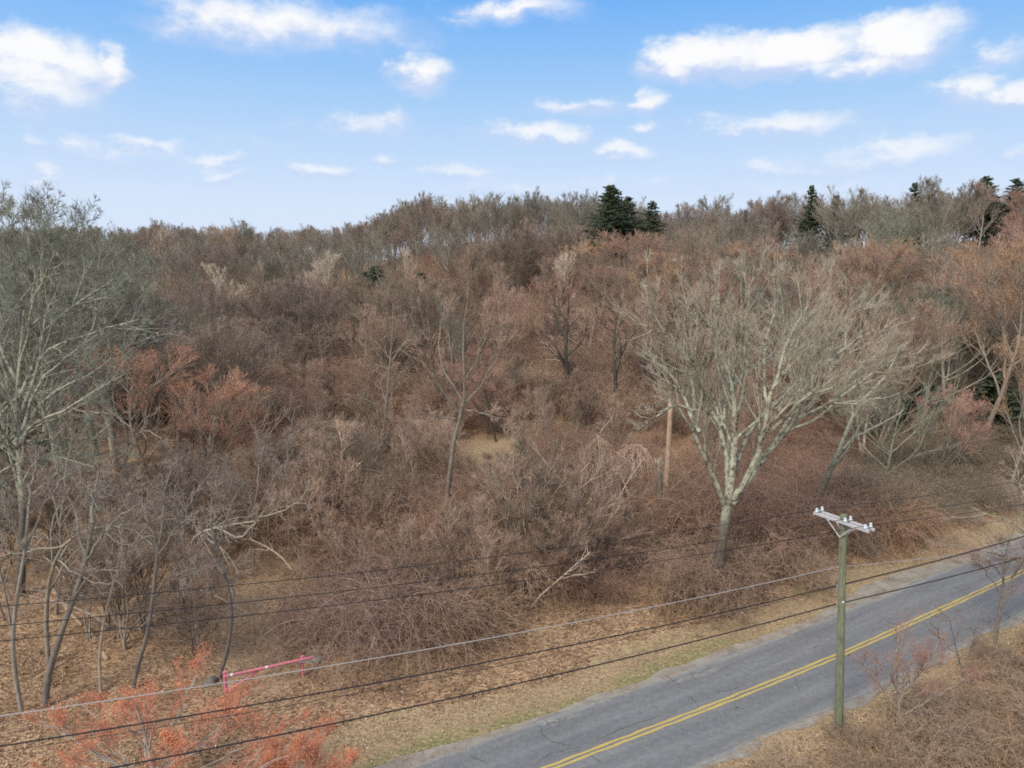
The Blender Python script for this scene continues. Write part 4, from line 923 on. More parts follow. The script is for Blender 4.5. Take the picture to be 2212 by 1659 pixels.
mk = np.random.default_rng(88); n_m = 0
for _ in range(900):
    if n_m >= 46: break
    u = mk.uniform(640, 1520); v = mk.uniform(770, 960); g = G(u, v)
    if not ok(g[0], g[1], 1.0) or any(((u-a)/c)**2+((v-b)/d)**2 < 1 for a, b, c, d in [(860,800,80,40), (1325,880,45,60), (1225,850,40,50), (835,930,40,80)]): continue
    taken.append((g[0], g[1], 1.9)); n_m += 1; h = mk.uniform(6.0, 9.5)
    if abs(u-1325) < 70 or abs(u-1225) < 60: h *= .75
    q = mk.random(); pal = 'pink' if q < .45 else 'brown' if q < .7 else 'mauve' if q < .85 else 'red'; kind = 'maple' if pal == 'red' else 'dome' if mk.random() < .5 else 'vase'
    tl = TP[kind]; i = int(mk.random()*len(tl)); sc = h/tl[i]['h']; p = dict(PAL[pal]); p['bark'] = (.15,.125,.10,.15) if mk.random() < .5 else p['bark']
    place(tl[i], 'red_maple_tree' if kind == 'maple' else 'bare_tree', tuple(g), mk.random()*6, (sc*1.25, sc*1.25, sc), label=f"small {LOOK[pal]}, {SHS[kind]}, {near_what(*px_of(g[0], g[1], g[2]+h*.6))}", group='small trees on the middle slope', **p)
tk = np.random.default_rng(61); n_s = 0
SIDE = lambda u: 'near the gate' if u < 760 else 'left of the middle tree' if u < 930 else 'right of the middle tree' if u < 1180 else 'round the vine hut' if u < 1380 else 'beside the snags'
for _ in range(600):
    if n_s >= 75: break
    u = tk.uniform(640, 1540); v = tk.uniform(900, 1380)
    if v > 1430-(u-640)*.13-30: continue
    g = G(u, v)
    if prd_of(g[0], g[1]) < 12 or not ok(g[0], g[1], .5) or (1180 < u < 1500 and 1000 < v < 1240) or ((u-1065)/75)**2+((v-1035)/70)**2 < 1: continue
    taken.append((g[0], g[1], .9)); n_s += 1; i = int(tk.random()*3); h = tk.uniform(4.2, 7.5); sc = h/TP['thin'][i]['h']; q = tk.random()
    col = ((.42,.34,.26,.2), (.45,.31,.22)) if q < .45 else ((.17,.14,.115,.1), (.34,.23,.165))
    place(TP['thin'][i], 'slender_tree', tuple(g), tk.random()*6, (sc*1.25, sc*1.25, sc), bark=col[0], twig=col[1], label=f"{'pale tan' if q < .45 else 'dark'} {['single','twin','triple'][i]}-stemmed sapling in the brambles {near_what(u, v-60)}", group='saplings in the brambles')
lt = np.random.default_rng(31); n_l = 0
for _ in range(500):
    if n_l >= 42: break
    u = lt.uniform(-20, 640); v = lt.uniform(1090, 1440); g = G(u, v)
    if prd_of(g[0], g[1]) < 11.5 or not ok(g[0], g[1], .2) or (470 < u < 640 and v > 1300) : continue
    taken.append((g[0], g[1], .7)); n_l += 1; i = int(lt.random()*3); h = lt.uniform(5, 9.5); sc = h/TP['thin'][i]['h']; q = lt.random()
    col = ((.34,.29,.23,.5), (.41,.30,.22)) if q < .5 else ((.19,.155,.125,.3), (.35,.25,.185))
    place(TP['thin'][i], 'slender_tree', tuple(g), lt.random()*6, (sc*1.2, sc*1.2, sc), bark=col[0], twig=col[1], label=f"{'grey-tan' if q < .5 else 'dark'} {['single','twin','triple'][i]}-stemmed young tree {near_what(u, v-60)}", group='young trees on the leafy floor')
def scatter(name, P, rot, scl, idx, colls, label=None):
    """one object: points that carry instances of the given collections"""
    me = bpy.data.meshes.new(name); me.vertices.add(len(P)); me.vertices.foreach_set('co', np.asarray(P, np.float32).ravel())
    a = me.attributes.new('rz', 'FLOAT', 'POINT'); a.data.foreach_set('value', np.asarray(rot, np.float32))
    a = me.attributes.new('sc', 'FLOAT', 'POINT'); a.data.foreach_set('value', np.asarray(scl, np.float32))
    a = me.attributes.new('ix', 'INT', 'POINT'); a.data.foreach_set('value', np.asarray(idx, np.int32))
    o = obj(name, me); o['kind'] = 'stuff'
    if label: o['label'] = label
    par = bpy.data.collections.new(name+'_kinds')
    for c in colls: par.children.link(c)
    ng = bpy.data.node_groups.new(name, 'GeometryNodeTree')
    ng.interface.new_socket('Geometry', in_out='INPUT', socket_type='NodeSocketGeometry'); ng.interface.new_socket('Geometry', in_out='OUTPUT', socket_type='NodeSocketGeometry')
    t = NT(ng); gi = t.add('NodeGroupInput'); go = t.add('NodeGroupOutput')
    ci = t.add('GeometryNodeCollectionInfo'); ci.inputs['Collection'].default_value = par
    ci.inputs['Separate Children'].default_value = True; ci.inputs['Reset Children'].default_value = False
    ip = t.add('GeometryNodeInstanceOnPoints'); ip.inputs['Pick Instance'].default_value = True
    def attr(nm, ty):
        n_ = t.add('GeometryNodeInputNamedAttribute', data_type=ty); n_.inputs['Name'].default_value = nm
        return [o_ for o_ in n_.outputs if o_.enabled and o_.name == 'Attribute'][0]
    cx = t.add('ShaderNodeCombineXYZ'); t.l.new(attr('rz', 'FLOAT'), cx.inputs[2])
    e2r = t.add('FunctionNodeEulerToRotation'); t.l.new(cx.outputs[0], e2r.inputs[0])
    t.l.new(gi.outputs[0], ip.inputs['Points']); t.l.new(ci.outputs[0], ip.inputs['Instance'])
    t.l.new(attr('ix', 'INT'), ip.inputs['Instance Index']); t.l.new(e2r.outputs[0], ip.inputs['Rotation'])
    t.l.new(attr('sc', 'FLOAT'), ip.inputs['Scale']); t.l.new(ip.outputs[0], go.inputs[0])
    md = o.modifiers.new('scatter', 'NODES'); md.node_group = ng
    return o
MC = {}
def kind_coll(i, name, objs):
    c = bpy.data.collections.new(f'{i:03d}_{name}')
    for nm, me, col in objs:
        o = bpy.data.objects.new(nm, me); c.objects.link(o)
        f = {'trunk': mat_bark, 'stems': mat_twig, 'twigs': mat_twig, 'crown': mat_twig, 'buds': mat_bud}[nm]
        if (nm[:1], col) not in MC: MC[(nm[:1], col)] = f(col)
        o.material_slots[0].link = 'OBJECT'; o.material_slots[0].material = MC[(nm[:1], col)]
    return c
fk = {}; colls = []
for (x, y, z, sc, kind, i, pal) in far_pts:
    if (kind, i, pal) not in fk:
        p = PAL[pal]; tl = TP[kind][i]
        ob = [('trunk', tl['trunk'], p['bark']), ('crown', tl['crown'], (*p['twig'], 1))]
        if tl['buds']: ob.append(('buds', tl['buds'], (*p.get('bud', (.3, .1, .06)), 1)))
        colls.append(kind_coll(len(colls), 'far_tree', ob)); fk[(kind, i, pal)] = len(colls)-1
fp = np.array([(a[0], a[1], a[2]) for a in far_pts])
scatter('far_woodland', fp, rg.random(len(fp))*6.28, [a[3] for a in far_pts], [fk[(a[4], a[5], a[6])] for a in far_pts], colls)

# ------------------------------------------------------------------ brush: bramble mounds and thickets
BCOL = [(.38,.24,.165), (.31,.195,.14), (.43,.28,.20), (.36,.25,.18), (.45,.31,.205)]
bl = []
def bush_px(u, v, k, sc, lab, col=None, name='bramble_bush', buds=None):
    g = G(u, v); bl.append((g[0], g[1], 2.0*(sc if np.ndim(sc) == 0 else sc[0])))
    place_bush(k, tuple(g), u*.37, sc, col or BCOL[k], lab, None, name, 'bush', buds)
def draped(u, v, h, Rr, lab, col, seed, n_=300, pw=1.5, name='vine_mound'):
    rng = np.random.default_rng(seed); g = G(u, v); bl.append((g[0], g[1], Rr*.8)); taken.append((g[0], g[1], Rr))
    a = rng.random(n_)*2*pi; t = np.linspace(0, 1, 9)[None, :]; rad = Rr*rng.uniform(.45, 1.1, n_)[:, None]*(1+.3*np.sin(a*3+seed))[:, None]; hh = h*rng.uniform(.86, 1.04, n_)[:, None]; end = rng.uniform(.5, 1.0, n_)[:, None]
    tt = t*end; aa = a[:, None]+rng.normal(size=(n_, 1))*.5*tt
    P = np.stack([rad*tt**.75*np.cos(aa), rad*tt**.75*np.sin(aa), hh*(1-tt**pw)], -1)+rng.normal(size=(n_, 9, 3))*.09
    R = np.repeat(rng.uniform(.008, .024, n_)[:, None], 9, 1)
    V, F = tubes(P, R, 3); e = empty(name, tuple(g)); obj('vines', mesh_from('vines', V, [F], M_TWIG), e, (*[c*1.3 for c in col], 1))
    b, d, l, r_ = children(P, R, 9, rng, .1, (30, 80), (.06, .16), .6); d[:, 2] -= .4
    P2, R2 = grow(b, d, l, np.full(len(b), .010), 3, rng, .25, 0, .5, .5); V, F = tubes(P2, R2, 3); obj('twigs', mesh_from('twigs', V, [F], M_TWIG), e, (*col, 1))
    tag(e, lab, 'vine mound')
draped(1290, 1112, 6.6, 2.9, 'vine-smothered peaked mound like a hut beside the snapped snag', (.34,.225,.16), 3)
draped(1232, 870, 6.0, 2.6, 'dark vine-draped peak on the slope between the dark trunks', (.25,.17,.13), 9, 220)
draped(640, 1130, 5.0, 2.6, 'vine-draped mound at the left edge of the thicket above the track', (.33,.225,.165), 5, 260, 2.2)
draped(830, 1150, 4.2, 2.8, 'broad vine-draped mound left of the middle tree trunk', (.38,.26,.19), 6, 280, 2.4)
draped(1130, 1300, 2.6, 2.2, 'low vine-draped mound below the fallen forked branch', (.36,.25,.18), 7, 220, 2.4)
draped(720, 1060, 4.6, 2.8, 'pinkish vine-draped mound well left of the middle tree', (.42,.28,.205), 8, 260, 2.0)
draped(1370, 1050, 3.9, 2.0, 'small arching dome of pale dead vines right of the peaked mound', (.46,.33,.25), 4, 200, 2.6)
bush_px(1910, 1165, 1, (1.0,1.0,.9), 'rust-topped arching vine dome behind the utility pole', (.44,.27,.17))
bush_px(765, 1385, 3, (1.1,1.1,1.0), 'big tangled thicket corner beside the gate end', (.34,.235,.185))
bush_px(900, 1385, 0, (1.2,1.2,1.1), 'reddish tangled bramble mound at the verge right of the gate', (.40,.27,.20))
bush_px(1020, 1370, 2, (1.2,1.2,.9), 'orange-brown dry weed clump at the verge edge below the wires', (.40,.27,.17))
bush_px(1520, 1318, 4, (1.3,1.3,1.3), 'brown twiggy bush veiling the foot of the huge lichen tree', (.38,.26,.18))
bush_px(1490, 1290, 0, (.8,.8,1.0), 'bramble mound just left of the huge lichen tree trunk', (.36,.25,.18))
bush_px(1600, 1285, 2, (.9,.9,1.1), 'vine tangle just right of the huge lichen tree trunk', (.36,.25,.18))
bush_px(1650, 1225, 4, (1.2,1.2,1.2), 'straw-coloured weedy clump at the foot of the huge lichen tree', (.42,.31,.20))
bush_px(1740, 1265, 4, (1.0,1.0,1.1), 'pale twiggy bush just left of the utility pole', (.40,.29,.20))
bp = []
cell = {}
for _ in range(16000):
    y = 27+rr.random()**.9*85; s = rr.uniform(-.8, .84); x = s*y
    sp = 3.0 if y > 47 or x < 10 else 1.75
    k = (int(x//3), int(y//3)); bad = False
    for i in (-1, 0, 1):
        for j in (-1, 0, 1):
            for (a, b) in cell.get((k[0]+i, k[1]+j), ()):
                if (a-x)**2+(b-y)**2 < sp**2: bad = True
    if bad: continue
    cell.setdefault(k, []).append((x, y)); bp.append((x, y))
bp = np.array(bp); brd = road_dist(bp[:, 0], bp[:, 1]); bz = hgt(bp[:, 0], bp[:, 1], brd)
od = np.argsort(np.hypot(bp[:, 0], bp[:, 1])); far_b = []; nb = 0
ZB = lambda u, v: ('on the near side of the road' if False else 'left of the bare track' if u < 560 else 'between track and tall middle tree' if u < 900 else 'in the middle thicket' if u < 1300 else 'in the thicket round the snapped snags' if u < 1560 else 'under the huge lichen tree' if u < 1850 else 'in the dark brush right of the pole')
CW = ['rusty-brown', 'dark brown', 'pinkish-brown', 'grey-brown', 'tan']
for j in od:
    x, y = bp[j]; z = bz[j]; r = brd[j]; u, v = px_of(x, y, z)
    if u < -150 or u > 2380 or v > 1760: continue
    if any((x-a)**2+(y-b)**2 < c*c for a, b, c in bl): continue
    if u < 95 and 960 < v < 1180: continue
    if r > 0:
        edge = float(np.interp(x, [-12,-8,-5,-1.5,2.5,8,13,18,24,31,40], [13.2,11.6,10.3,9.8,9.2,8.7,8.2,7.4,6.9,6.4,6]))+.9
        if r < edge: continue
        if u < 600 and v > 1120 and rg.random() < (.80 if v > 1250 else .5): continue
        leafy = u < 600 and v > 1120
        if u < 705 and v > 1230+(u-600)*1.4: continue
        if u < 660 and v > 1180 and rg.random() < .6: continue
        if any(((u-a)/c)**2+((v-b)/d)**2 < 1 for a, b, c, d in [(1070,1010,85,50), (860,770,90,28), (1130,950,70,36), (1200,1230,100,26), (930,1090,60,20), (1320,1145,110,48), (1175,1172,95,34), (1428,1200,44,62), (1440,1110,36,30), (750,1200,60,18), (700,880,70,20), (1230,1010,40,24), (560,1400,90,110)]): continue
        k = int(rg.random()*4); sc = rg.uniform(.62, 1.18)
        fld = np.sin(x*.27+1)*np.sin(y*.31+2)+.6*np.sin(x*.55-y*.4)+.4*np.sin(y*.8+x*.2)
        if fld < -.42 and r > edge+3.5 and u < 1600: continue
        sc *= 1+.22*fld
        if r < edge+3: k = 4 if rg.random() < .5 else k; sc *= .75
        if leafy: k = 4; sc *= .8
        if y > 60 and u < 1600 and rg.random() < .4: continue
        if y > 60: sc *= .8
        ci = int(rg.random()*5); col = BCOL[ci]
        if u > 1850 and r > 0: col = (.30,.24,.17)
        where = ZB(u, v); buds = None
    else:
        if r > -4.6: continue
        k = 4 if rg.random() < .85 else 2; sc = rg.uniform(.4, .7) if r > -7 else rg.uniform(.5, .85); ci = int(rg.random()*5); col = (.46,.335,.225) if ci < 3 else (.40,.30,.21)
        where = 'on the near verge at lower right'; buds = (.52,.25,.17) if rg.random() < .3 else None
    if nb < 290 and not (y > 92):
        nb += 1
        size = 'low' if sc < .8 else 'tall' if sc > 1.05 else 'mid-sized'
        lab = f"{size} {CW[ci]} {'red-budded shrub' if buds else 'bramble tangle' if k != 4 else 'twiggy bush'} {near_what(u, v-25)}"
        place_bush(k, (x, y, z), rg.random()*6.28, (sc, sc, sc*rg.uniform(.8, 1.15)), col, lab, 'brambles and bushes of the thicket' if r > 0 else 'bushes on the near verge', 'twiggy_bush' if k == 4 else 'bramble_bush', 'bush', buds)
    else: far_b.append((x, y, z, sc, k, ci))
# undergrowth farther up the slope
cell = {}
for _ in range(22000):
    y = 92+rr.random()*110; s = rr.uniform(-.8, .8); x = s*y
    k = (int(x//3.4), int(y//3.4))
    if any((a-x)**2+(b-y)**2 < 9.5 for i in (-1,0,1) for j2 in (-1,0,1) for (a, b) in cell.get((k[0]+i, k[1]+j2), ())): continue
    cell.setdefault(k, []).append((x, y)); far_b.append((x, y, None, rr.uniform(.9, 1.4), int(rr.random()*4), int(rr.random()*5)))
fb = np.array([(a[0], a[1]) for a in far_b]); fz = hgt(fb[:, 0], fb[:, 1])
colls = []; m_ = {}
for k in range(5):
    for ci in range(5):
        colls.append(kind_coll(len(colls), 'far_bush', [('stems', BT[k]['stems'], (*[c*1.3 for c in BCOL[ci]], 1)), ('twigs', BT[k]['twigs'], (*[c*.92 for c in BCOL[ci]], 1))])); m_[(k, ci)] = len(colls)-1
scatter('far_undergrowth', np.c_[fb, fz], rg.random(len(fb))*6.28, [a[3] for a in far_b], [m_[(a[4], a[5])] for a in far_b], colls)
print('bushes', nb, 'far', len(far_b), time.time()-T0)

# ------------------------------------------------------------------ dead stems leaning in the brush
lk = np.random.default_rng(23)
for k in range(50):
    u = lk.uniform(620, 1560) if k < 34 else lk.uniform(10, 600); v = lk.uniform(960, 1330) if k < 34 else lk.uniform(1150, 1430)
    g = G(u, v); L = lk.uniform(2.5, 6.5); a = lk.choice([-1, 1])*lk.uniform(.5, 1.25); dep = lk.uniform(-.5, .5)
    if prd_of(g[0], g[1]) < 12: continue
    d = unit(np.array([sin(a), dep*.6, cos(a)])); b0 = np.array([0, 0, lk.uniform(.2, 1.6)])
    P = [g+b0, g+b0+d*L*.5+[0, 0, lk.uniform(0, .35)], g+b0+d*L]; r0 = lk.uniform(.04, .085)
    tp = custom_tree(400+k, [P, [P[1], P[1]+unit(d+lk.normal(size=3)*.5)*L*.4]], [(r0, r0*.4), (r0*.5, .012)], origin=g, n2=4, n3=3, n4=2, npt=6, k=5, up=.02)
    pal_ = lk.random() < .6
    place(tp, 'dead_stem', tuple(g), 0, 1, bark=(.50,.42,.33,.2) if pal_ else (.24,.20,.165,.4), twig=(.42,.32,.25), label=f"{'pale' if pal_ else 'grey'} {'long' if L > 4.5 else 'short'} dead stem leaning {'rightwards' if a > 0 else 'leftwards'}, {near_what(u, v-30)}", cat='dead branch', group='dead stems leaning in the brush')

# ------------------------------------------------------------------ snags, logs, rocks
def solid(name, P, R, k, mat, parent=None, color=None, seed=0, rag=0., cap=True):
    rng = np.random.default_rng(seed); P = np.asarray(P, float)[None]; R = np.asarray(R, float)[None]
    V, F = tubes(P, R, k); m = P.shape[1]
    V = V+rng.normal(size=V.shape)*R.mean()*.05
    if rag:
        V[(m-1)*k:m*k, 2] += rng.uniform(-rag*.3, rag, k)
    Fs = [F]
    if cap: Fs.append(np.arange((m-1)*k, m*k)[None]); Fs.append(np.arange(k)[::-1][None])
    me = mesh_from(name, V, Fs, mat, True); return obj(name, me, parent, color)
def snag(base, top, r0, r1, lab, col, lich, rag=.5, seed=0, mid=None, splinters=0, branches=0):
    g = G(*base); t = Wp(top[0], top[1], g[1]); e = empty('broken_snag', tuple(g)); rng = np.random.default_rng(seed)
    P = resamp3(np.array([g*0-[0, 0, .2], (t-g)*.5+rng.normal(size=3)*.12, t-g]), 9)
    solid('trunk', P, np.linspace(r0, r1, 9)*(1+rng.normal(size=9)*.05), 9, M_BARK, e, (*col, lich), seed, rag)
    if splinters:
        n_ = splinters; B = np.tile(P[-1], (n_, 1))+rng.normal(size=(n_, 3))*[r1*.6, r1*.6, .05]
        V, F = spikes(B, B+np.c_[rng.normal(size=(n_, 2))*.35, rng.uniform(.25, .8, n_)], .07, rng)
        obj('splinters', mesh_from('splinters', V, [F], M_DEADWOOD, False), e)
    if branches:
        for b_ in range(branches):
            t0 = rng.uniform(.4, .9); i = int(t0*8); a = rng.random()*6.28; L = rng.uniform(.5, 1.4)
            pp, rr_ = grow(P[i][None], np.array([[cos(a), sin(a), .5]]), np.array([L]), np.array([.04]), 4, rng, .2, .05, .3)
            V, F = tubes(pp, rr_, 4); obj('branch', mesh_from('branch', V, [F], M_BARK), e, (*col, lich))
    tag(e, lab, 'dead tree'); return e
snag((1424,1178), (1425,1000), .24, .19, 'grey-barked snapped snag with a pale splintered top', (.20,.175,.15), .2, .4, 1, splinters=9)
snag((1436,1092), (1449,866), .28, .21, 'tall orange-tan barkless snag behind the grey snapped one', (.46,.325,.23), .12, .35, 2)
snag((1335,1196), (1330,1130), .12, .09, 'short pale stake-like stub left of the snapped snags', (.48,.36,.27), 0, .3, 3)
snag((1688,1065), (1690,1012), .17, .13, 'small yellowish stub behind the huge lichen tree', (.48,.40,.26), 0, .3, 4)
snag((1313,1128), (1292,940), .15, .08, 'peeling leaning trunk poking out of the peaked vine mound', (.30,.24,.19), .3, .2, 5)
snag((1340,1150), (1300,985), .10, .06, 'second thin pale pole leaning on the peaked vine mound', (.38,.30,.23), .2, .2, 6)
custom('bare_sapling', 381, (1380,1165), [([(1380,1165),(1370,1135),(1340,1100),(1310,1070),(1275,1035)], [0,-.1,-.3,-.5,-.8]), ([(1370,1135),(1362,1090),(1350,1050),(1335,1010)], [0,.2,.4,.6])], [(.09,.03),(.05,.02)], 'pale',
   'thin pale forked sapling splaying left from beside the grey snapped snag', bark=(.50,.41,.31,.2), twig=(.42,.32,.25), n2=6, n3=4, n4=3)
def fallen(name, pts, r0, r1, lab, bark, n_tw=(3,3,2), seed=0, limbs=(), cat='fallen branch', lift=.25):
    g = G(*pts[0]); st = [[G(u, v)+[0, 0, lift] for u, v in pts]]+[[G(u, v)+[0, 0, lift+.3] for u, v in l] for l in limbs]
    tp = custom_tree(seed, st, [(r0, r1)]+[(r1*1.2, r1*.5)]*len(limbs), origin=g, n2=n_tw[0], n3=n_tw[1], n4=n_tw[2], up=.02, k=7, npt=8)
    return place(tp, name, tuple(g), 0, 1, bark=bark, twig=(.33,.27,.21), label=lab, cat=cat)
fallen('fallen_branch', [(1262,1170),(1235,1150),(1215,1137),(1185,1130),(1150,1140),(1115,1165)], .11, .05, 'grey-green fallen forked branch lying in the middle thicket', (.45,.46,.37,.7), (4,4,3), 390, [[(1185,1130),(1165,1112),(1140,1105)], [(1235,1150),(1205,1158)]], lift=1.2)
for k, (pts, r, lab) in enumerate([([(97,1262),(125,1290),(150,1325),(178,1355)], .15, 'bark-stripped log lying slantwise behind the stout dark trunk'), ([(190,1365),(215,1400),(232,1430)], .16, 'short tan log below the slanting bark-stripped one'),
     ([(200,1268),(222,1290),(240,1310)], .12, 'tan log stub on the leafy floor nearer the dark straight trunk'), ([(60,1545),(20,1510),(-10,1492)], .14, 'pale log entering at the lower left border'),
     ([(62,1480),(110,1450),(150,1430)], .12, 'fallen log resting against the stout dark trunk'), ([(172,1425),(220,1395),(250,1378)], .09, 'thin fallen log right of the stout dark trunk'),
     ([(60,1242),(100,1245),(150,1240)], .08, 'thin pale stick lying on the leaves near the left border')]):
    P = np.array([G(u, v)+[0, 0, r*.8] for u, v in pts]); g = P[0].copy(); P = resamp3(P-g, 7)
    o = solid('fallen_log', P, np.linspace(r, r*.75, 7), 9, M_BARK, None, (.40,.29,.20,.1), 20+k, .05); o.location = g
    tag(o, lab, 'log')
def rock(u, v, s, lab, seed, col=(.28,.27,.23), sq=(1,.8,.6)):
    g = G(u, v); rng = np.random.default_rng(seed)
    import bmesh
    bm = bmesh.new(); bmesh.ops.create_icosphere(bm, subdivisions=3, radius=1)
    ph = rng.random((6, 4))*6
    for w in bm.verts:
        c = np.array(w.co); f = 1+sum(.11*sin(c @ (p[:3]-3)*1.1+p[3]) for p in ph)
        w.co = (c[0]*f*s*sq[0], c[1]*f*s*sq[1], c[2]*f*s*sq[2])
    for f in bm.faces: f.smooth = False
    me = bpy.data.meshes.new('rock'); bm.to_mesh(me); bm.free(); me.materials.append(mat_plain('stone', col, .9, .45, 4, bump=.5))
    o = obj('rock', me, loc=(g[0], g[1], g[2]+s*sq[2]*.35)); o.rotation_euler = (0, 0, seed); tag(o, lab, 'rock')
rock(678, 1428, .48, 'grey lichened boulder at the latch end of the red gate', 1)
rock(672, 1388, .62, 'brown squarish boulder half under the brush above the gate', 2, (.22,.16,.11), (1.1,.8,.7))
rock(702, 1352, .55, 'brown mossy boulder deeper under the brush above the gate', 3, (.20,.15,.10), (1,.9,.8))
rock(592, 1432, .3, 'small grey stone lying left of the bare track', 4) if False else None
rock(455, 1480, .38, 'dark stump-like stone left of the gate hinge post', 5, (.16,.14,.12))
rock(320, 1648, .34, 'whitish flat stone at the foot of the bright red budding tree', 6, (.70,.66,.62), (1.3,.8,.5))

# ------------------------------------------------------------------ the gate
M_PINK = mat_plain('faded_red_paint', (.60,.19,.235), .5, .3, 7)
M_BAND = mat_plain('white_band', (.75,.70,.72), .6, .1, 9)
def cyl(name, a, b, r, mat, parent, k=12, r2=None, seg=3):
    a = np.array(a, float); b = np.array(b, float); t = np.linspace(0, 1, seg)[:, None]; P = a+(b-a)*t
    V, F = tubes(P[None], np.linspace(r, r2 if r2 is not None else r, seg)[None], k)
    me = mesh_from(name, V, [F, np.arange((seg-1)*k, seg*k)[None], np.arange(k)[::-1][None]], mat, True)
    try: me.set_sharp_from_angle(angle=.7)
    except Exception: pass
    return obj(name, me, parent)
ga = G(489, 1507); gb = G(655, 1463); ga[2] = hz(ga[0], ga[1]); gb[2] = hz(gb[0], gb[1]); dv = gb-ga; ax = dv/np.linalg.norm(dv)
e = empty('barrier_gate', tuple(ga)); U = np.array([0, 0, 1.]); L = np.linalg.norm(dv)
h1 = 1.12
cyl('post', [0, 0, -.3], U*h1, .085, M_PINK, e); cyl('post_cap', U*h1, U*(h1+.05), .098, M_PINK, e)
q = dv+U*0
cyl('post', q-U*.3, q+U*(h1-.05), .07, M_PINK, e); cyl('post_cap', q+U*(h1-.05), q+U*(h1+.05), .10, M_PINK, e); cyl('latch', q+U*(h1-.22)-ax*.12+np.array([.0,-.1,0]), q+U*(h1-.22)+ax*.14+np.array([0,-.1,0]), .05, M_BAND, e)
off = np.array([ax[1], -ax[0], 0])*.13
cyl('top_rail', U*(h1-.13)+off, q+U*(h1-.08)+ax*.55+off, .07, M_PINK, e, seg=8)
cyl('brace', U*.14+off*.6+ax*.1, U*(h1-.2)+ax*L*.42+off*.6, .055, M_PINK, e)
for z_ in (.25, .98): cyl('hinge', U*(z_-.05)+off*.75, U*(z_+.05)+off*.75, .06, M_PINK, e)
for f_ in (.06, .5, .76): cyl('reflector_band', U*(h1-.127+f_*.05)+off+ax*(f_*L), U*(h1-.127+f_*.05)+off+ax*(f_*L+.12), .074, M_BAND if f_ != .76 else M_PINK, e)
tag(e, 'faded red swing-arm barrier gate closing the leafy track', 'gate')

# ------------------------------------------------------------------ utility pole and its wires
def mat_pole():
    m, t, b = new_mat('pole_wood'); co = t.add('ShaderNodeTexCoord').outputs['Object']
    f, _ = t.noise(t.vmath('MULTIPLY', co, (6, 6, .5)), 4, 5, .7); g_, _ = t.noise(co, 1.4, 4, .7)
    c = t.ramp(f, [(.30, (.06,.06,.04)), (.45, (.155,.175,.105)), (.55, (.20,.215,.135)), (.72, (.36,.36,.25))])
    c = t.mix(t.math('MULTIPLY', t.ss(g_, .5, .7), .5), c, (.22,.26,.16,1))
    c = t.mix(t.math('MULTIPLY', t.ss(g_, .42, .3), .6), c, (.24,.18,.11,1))
    t.l.new(c, b.inputs['Base Color'])
    bp_ = t.add('ShaderNodeBump'); bp_.inputs['Strength'].default_value = .6; bp_.inputs['Distance'].default_value = .02; t.l.new(f, bp_.inputs['Height']); t.l.new(bp_.outputs[0], b.inputs['Normal'])
    return m
M_POLE = mat_pole(); M_ARM = mat_plain('weathered_crossarm', (.47,.455,.46), .8, .3, 9, bump=.3)
M_PORC = mat_plain('porcelain', (.62,.68,.68), .25, .1, 4); M_STEEL = mat_plain('galvanised_steel', (.42,.43,.43), .45, .2, 8, .6)
M_BLACK = mat_plain('black_cable', (.018,.018,.022), .5, .2, 8); M_WIREG = mat_plain('bare_wire', (.42,.40,.38), .5, .15, 8, .3)
base = np.array([15.37, 30.67, 0.]); top = np.array([14.78, 30.75, 10.64])
an = radians(31); nrm = np.array([-sin(an), cos(an), 0]); ald = np.array([cos(an), sin(an), 0])
def box(name, c, ex, ey, ez, ax_, ay_, az_, mat, parent):
    import bmesh
    bm = bmesh.new(); bmesh.ops.create_cube(bm, size=1)
    for w in bm.verts:
        p = np.array(c)+np.array(ax_)*w.co.x*ex+np.array(ay_)*w.co.y*ey+np.array(az_)*w.co.z*ez; w.co = p
    bmesh.ops.bevel(bm, geom=bm.edges[:], offset=.012, segments=1, affect='EDGES')
    bmesh.ops.recalc_face_normals(bm, faces=bm.faces[:])
    me = bpy.data.meshes.new(name); bm.to_mesh(me); bm.free(); me.materials.append(mat); return obj(name, me, parent)
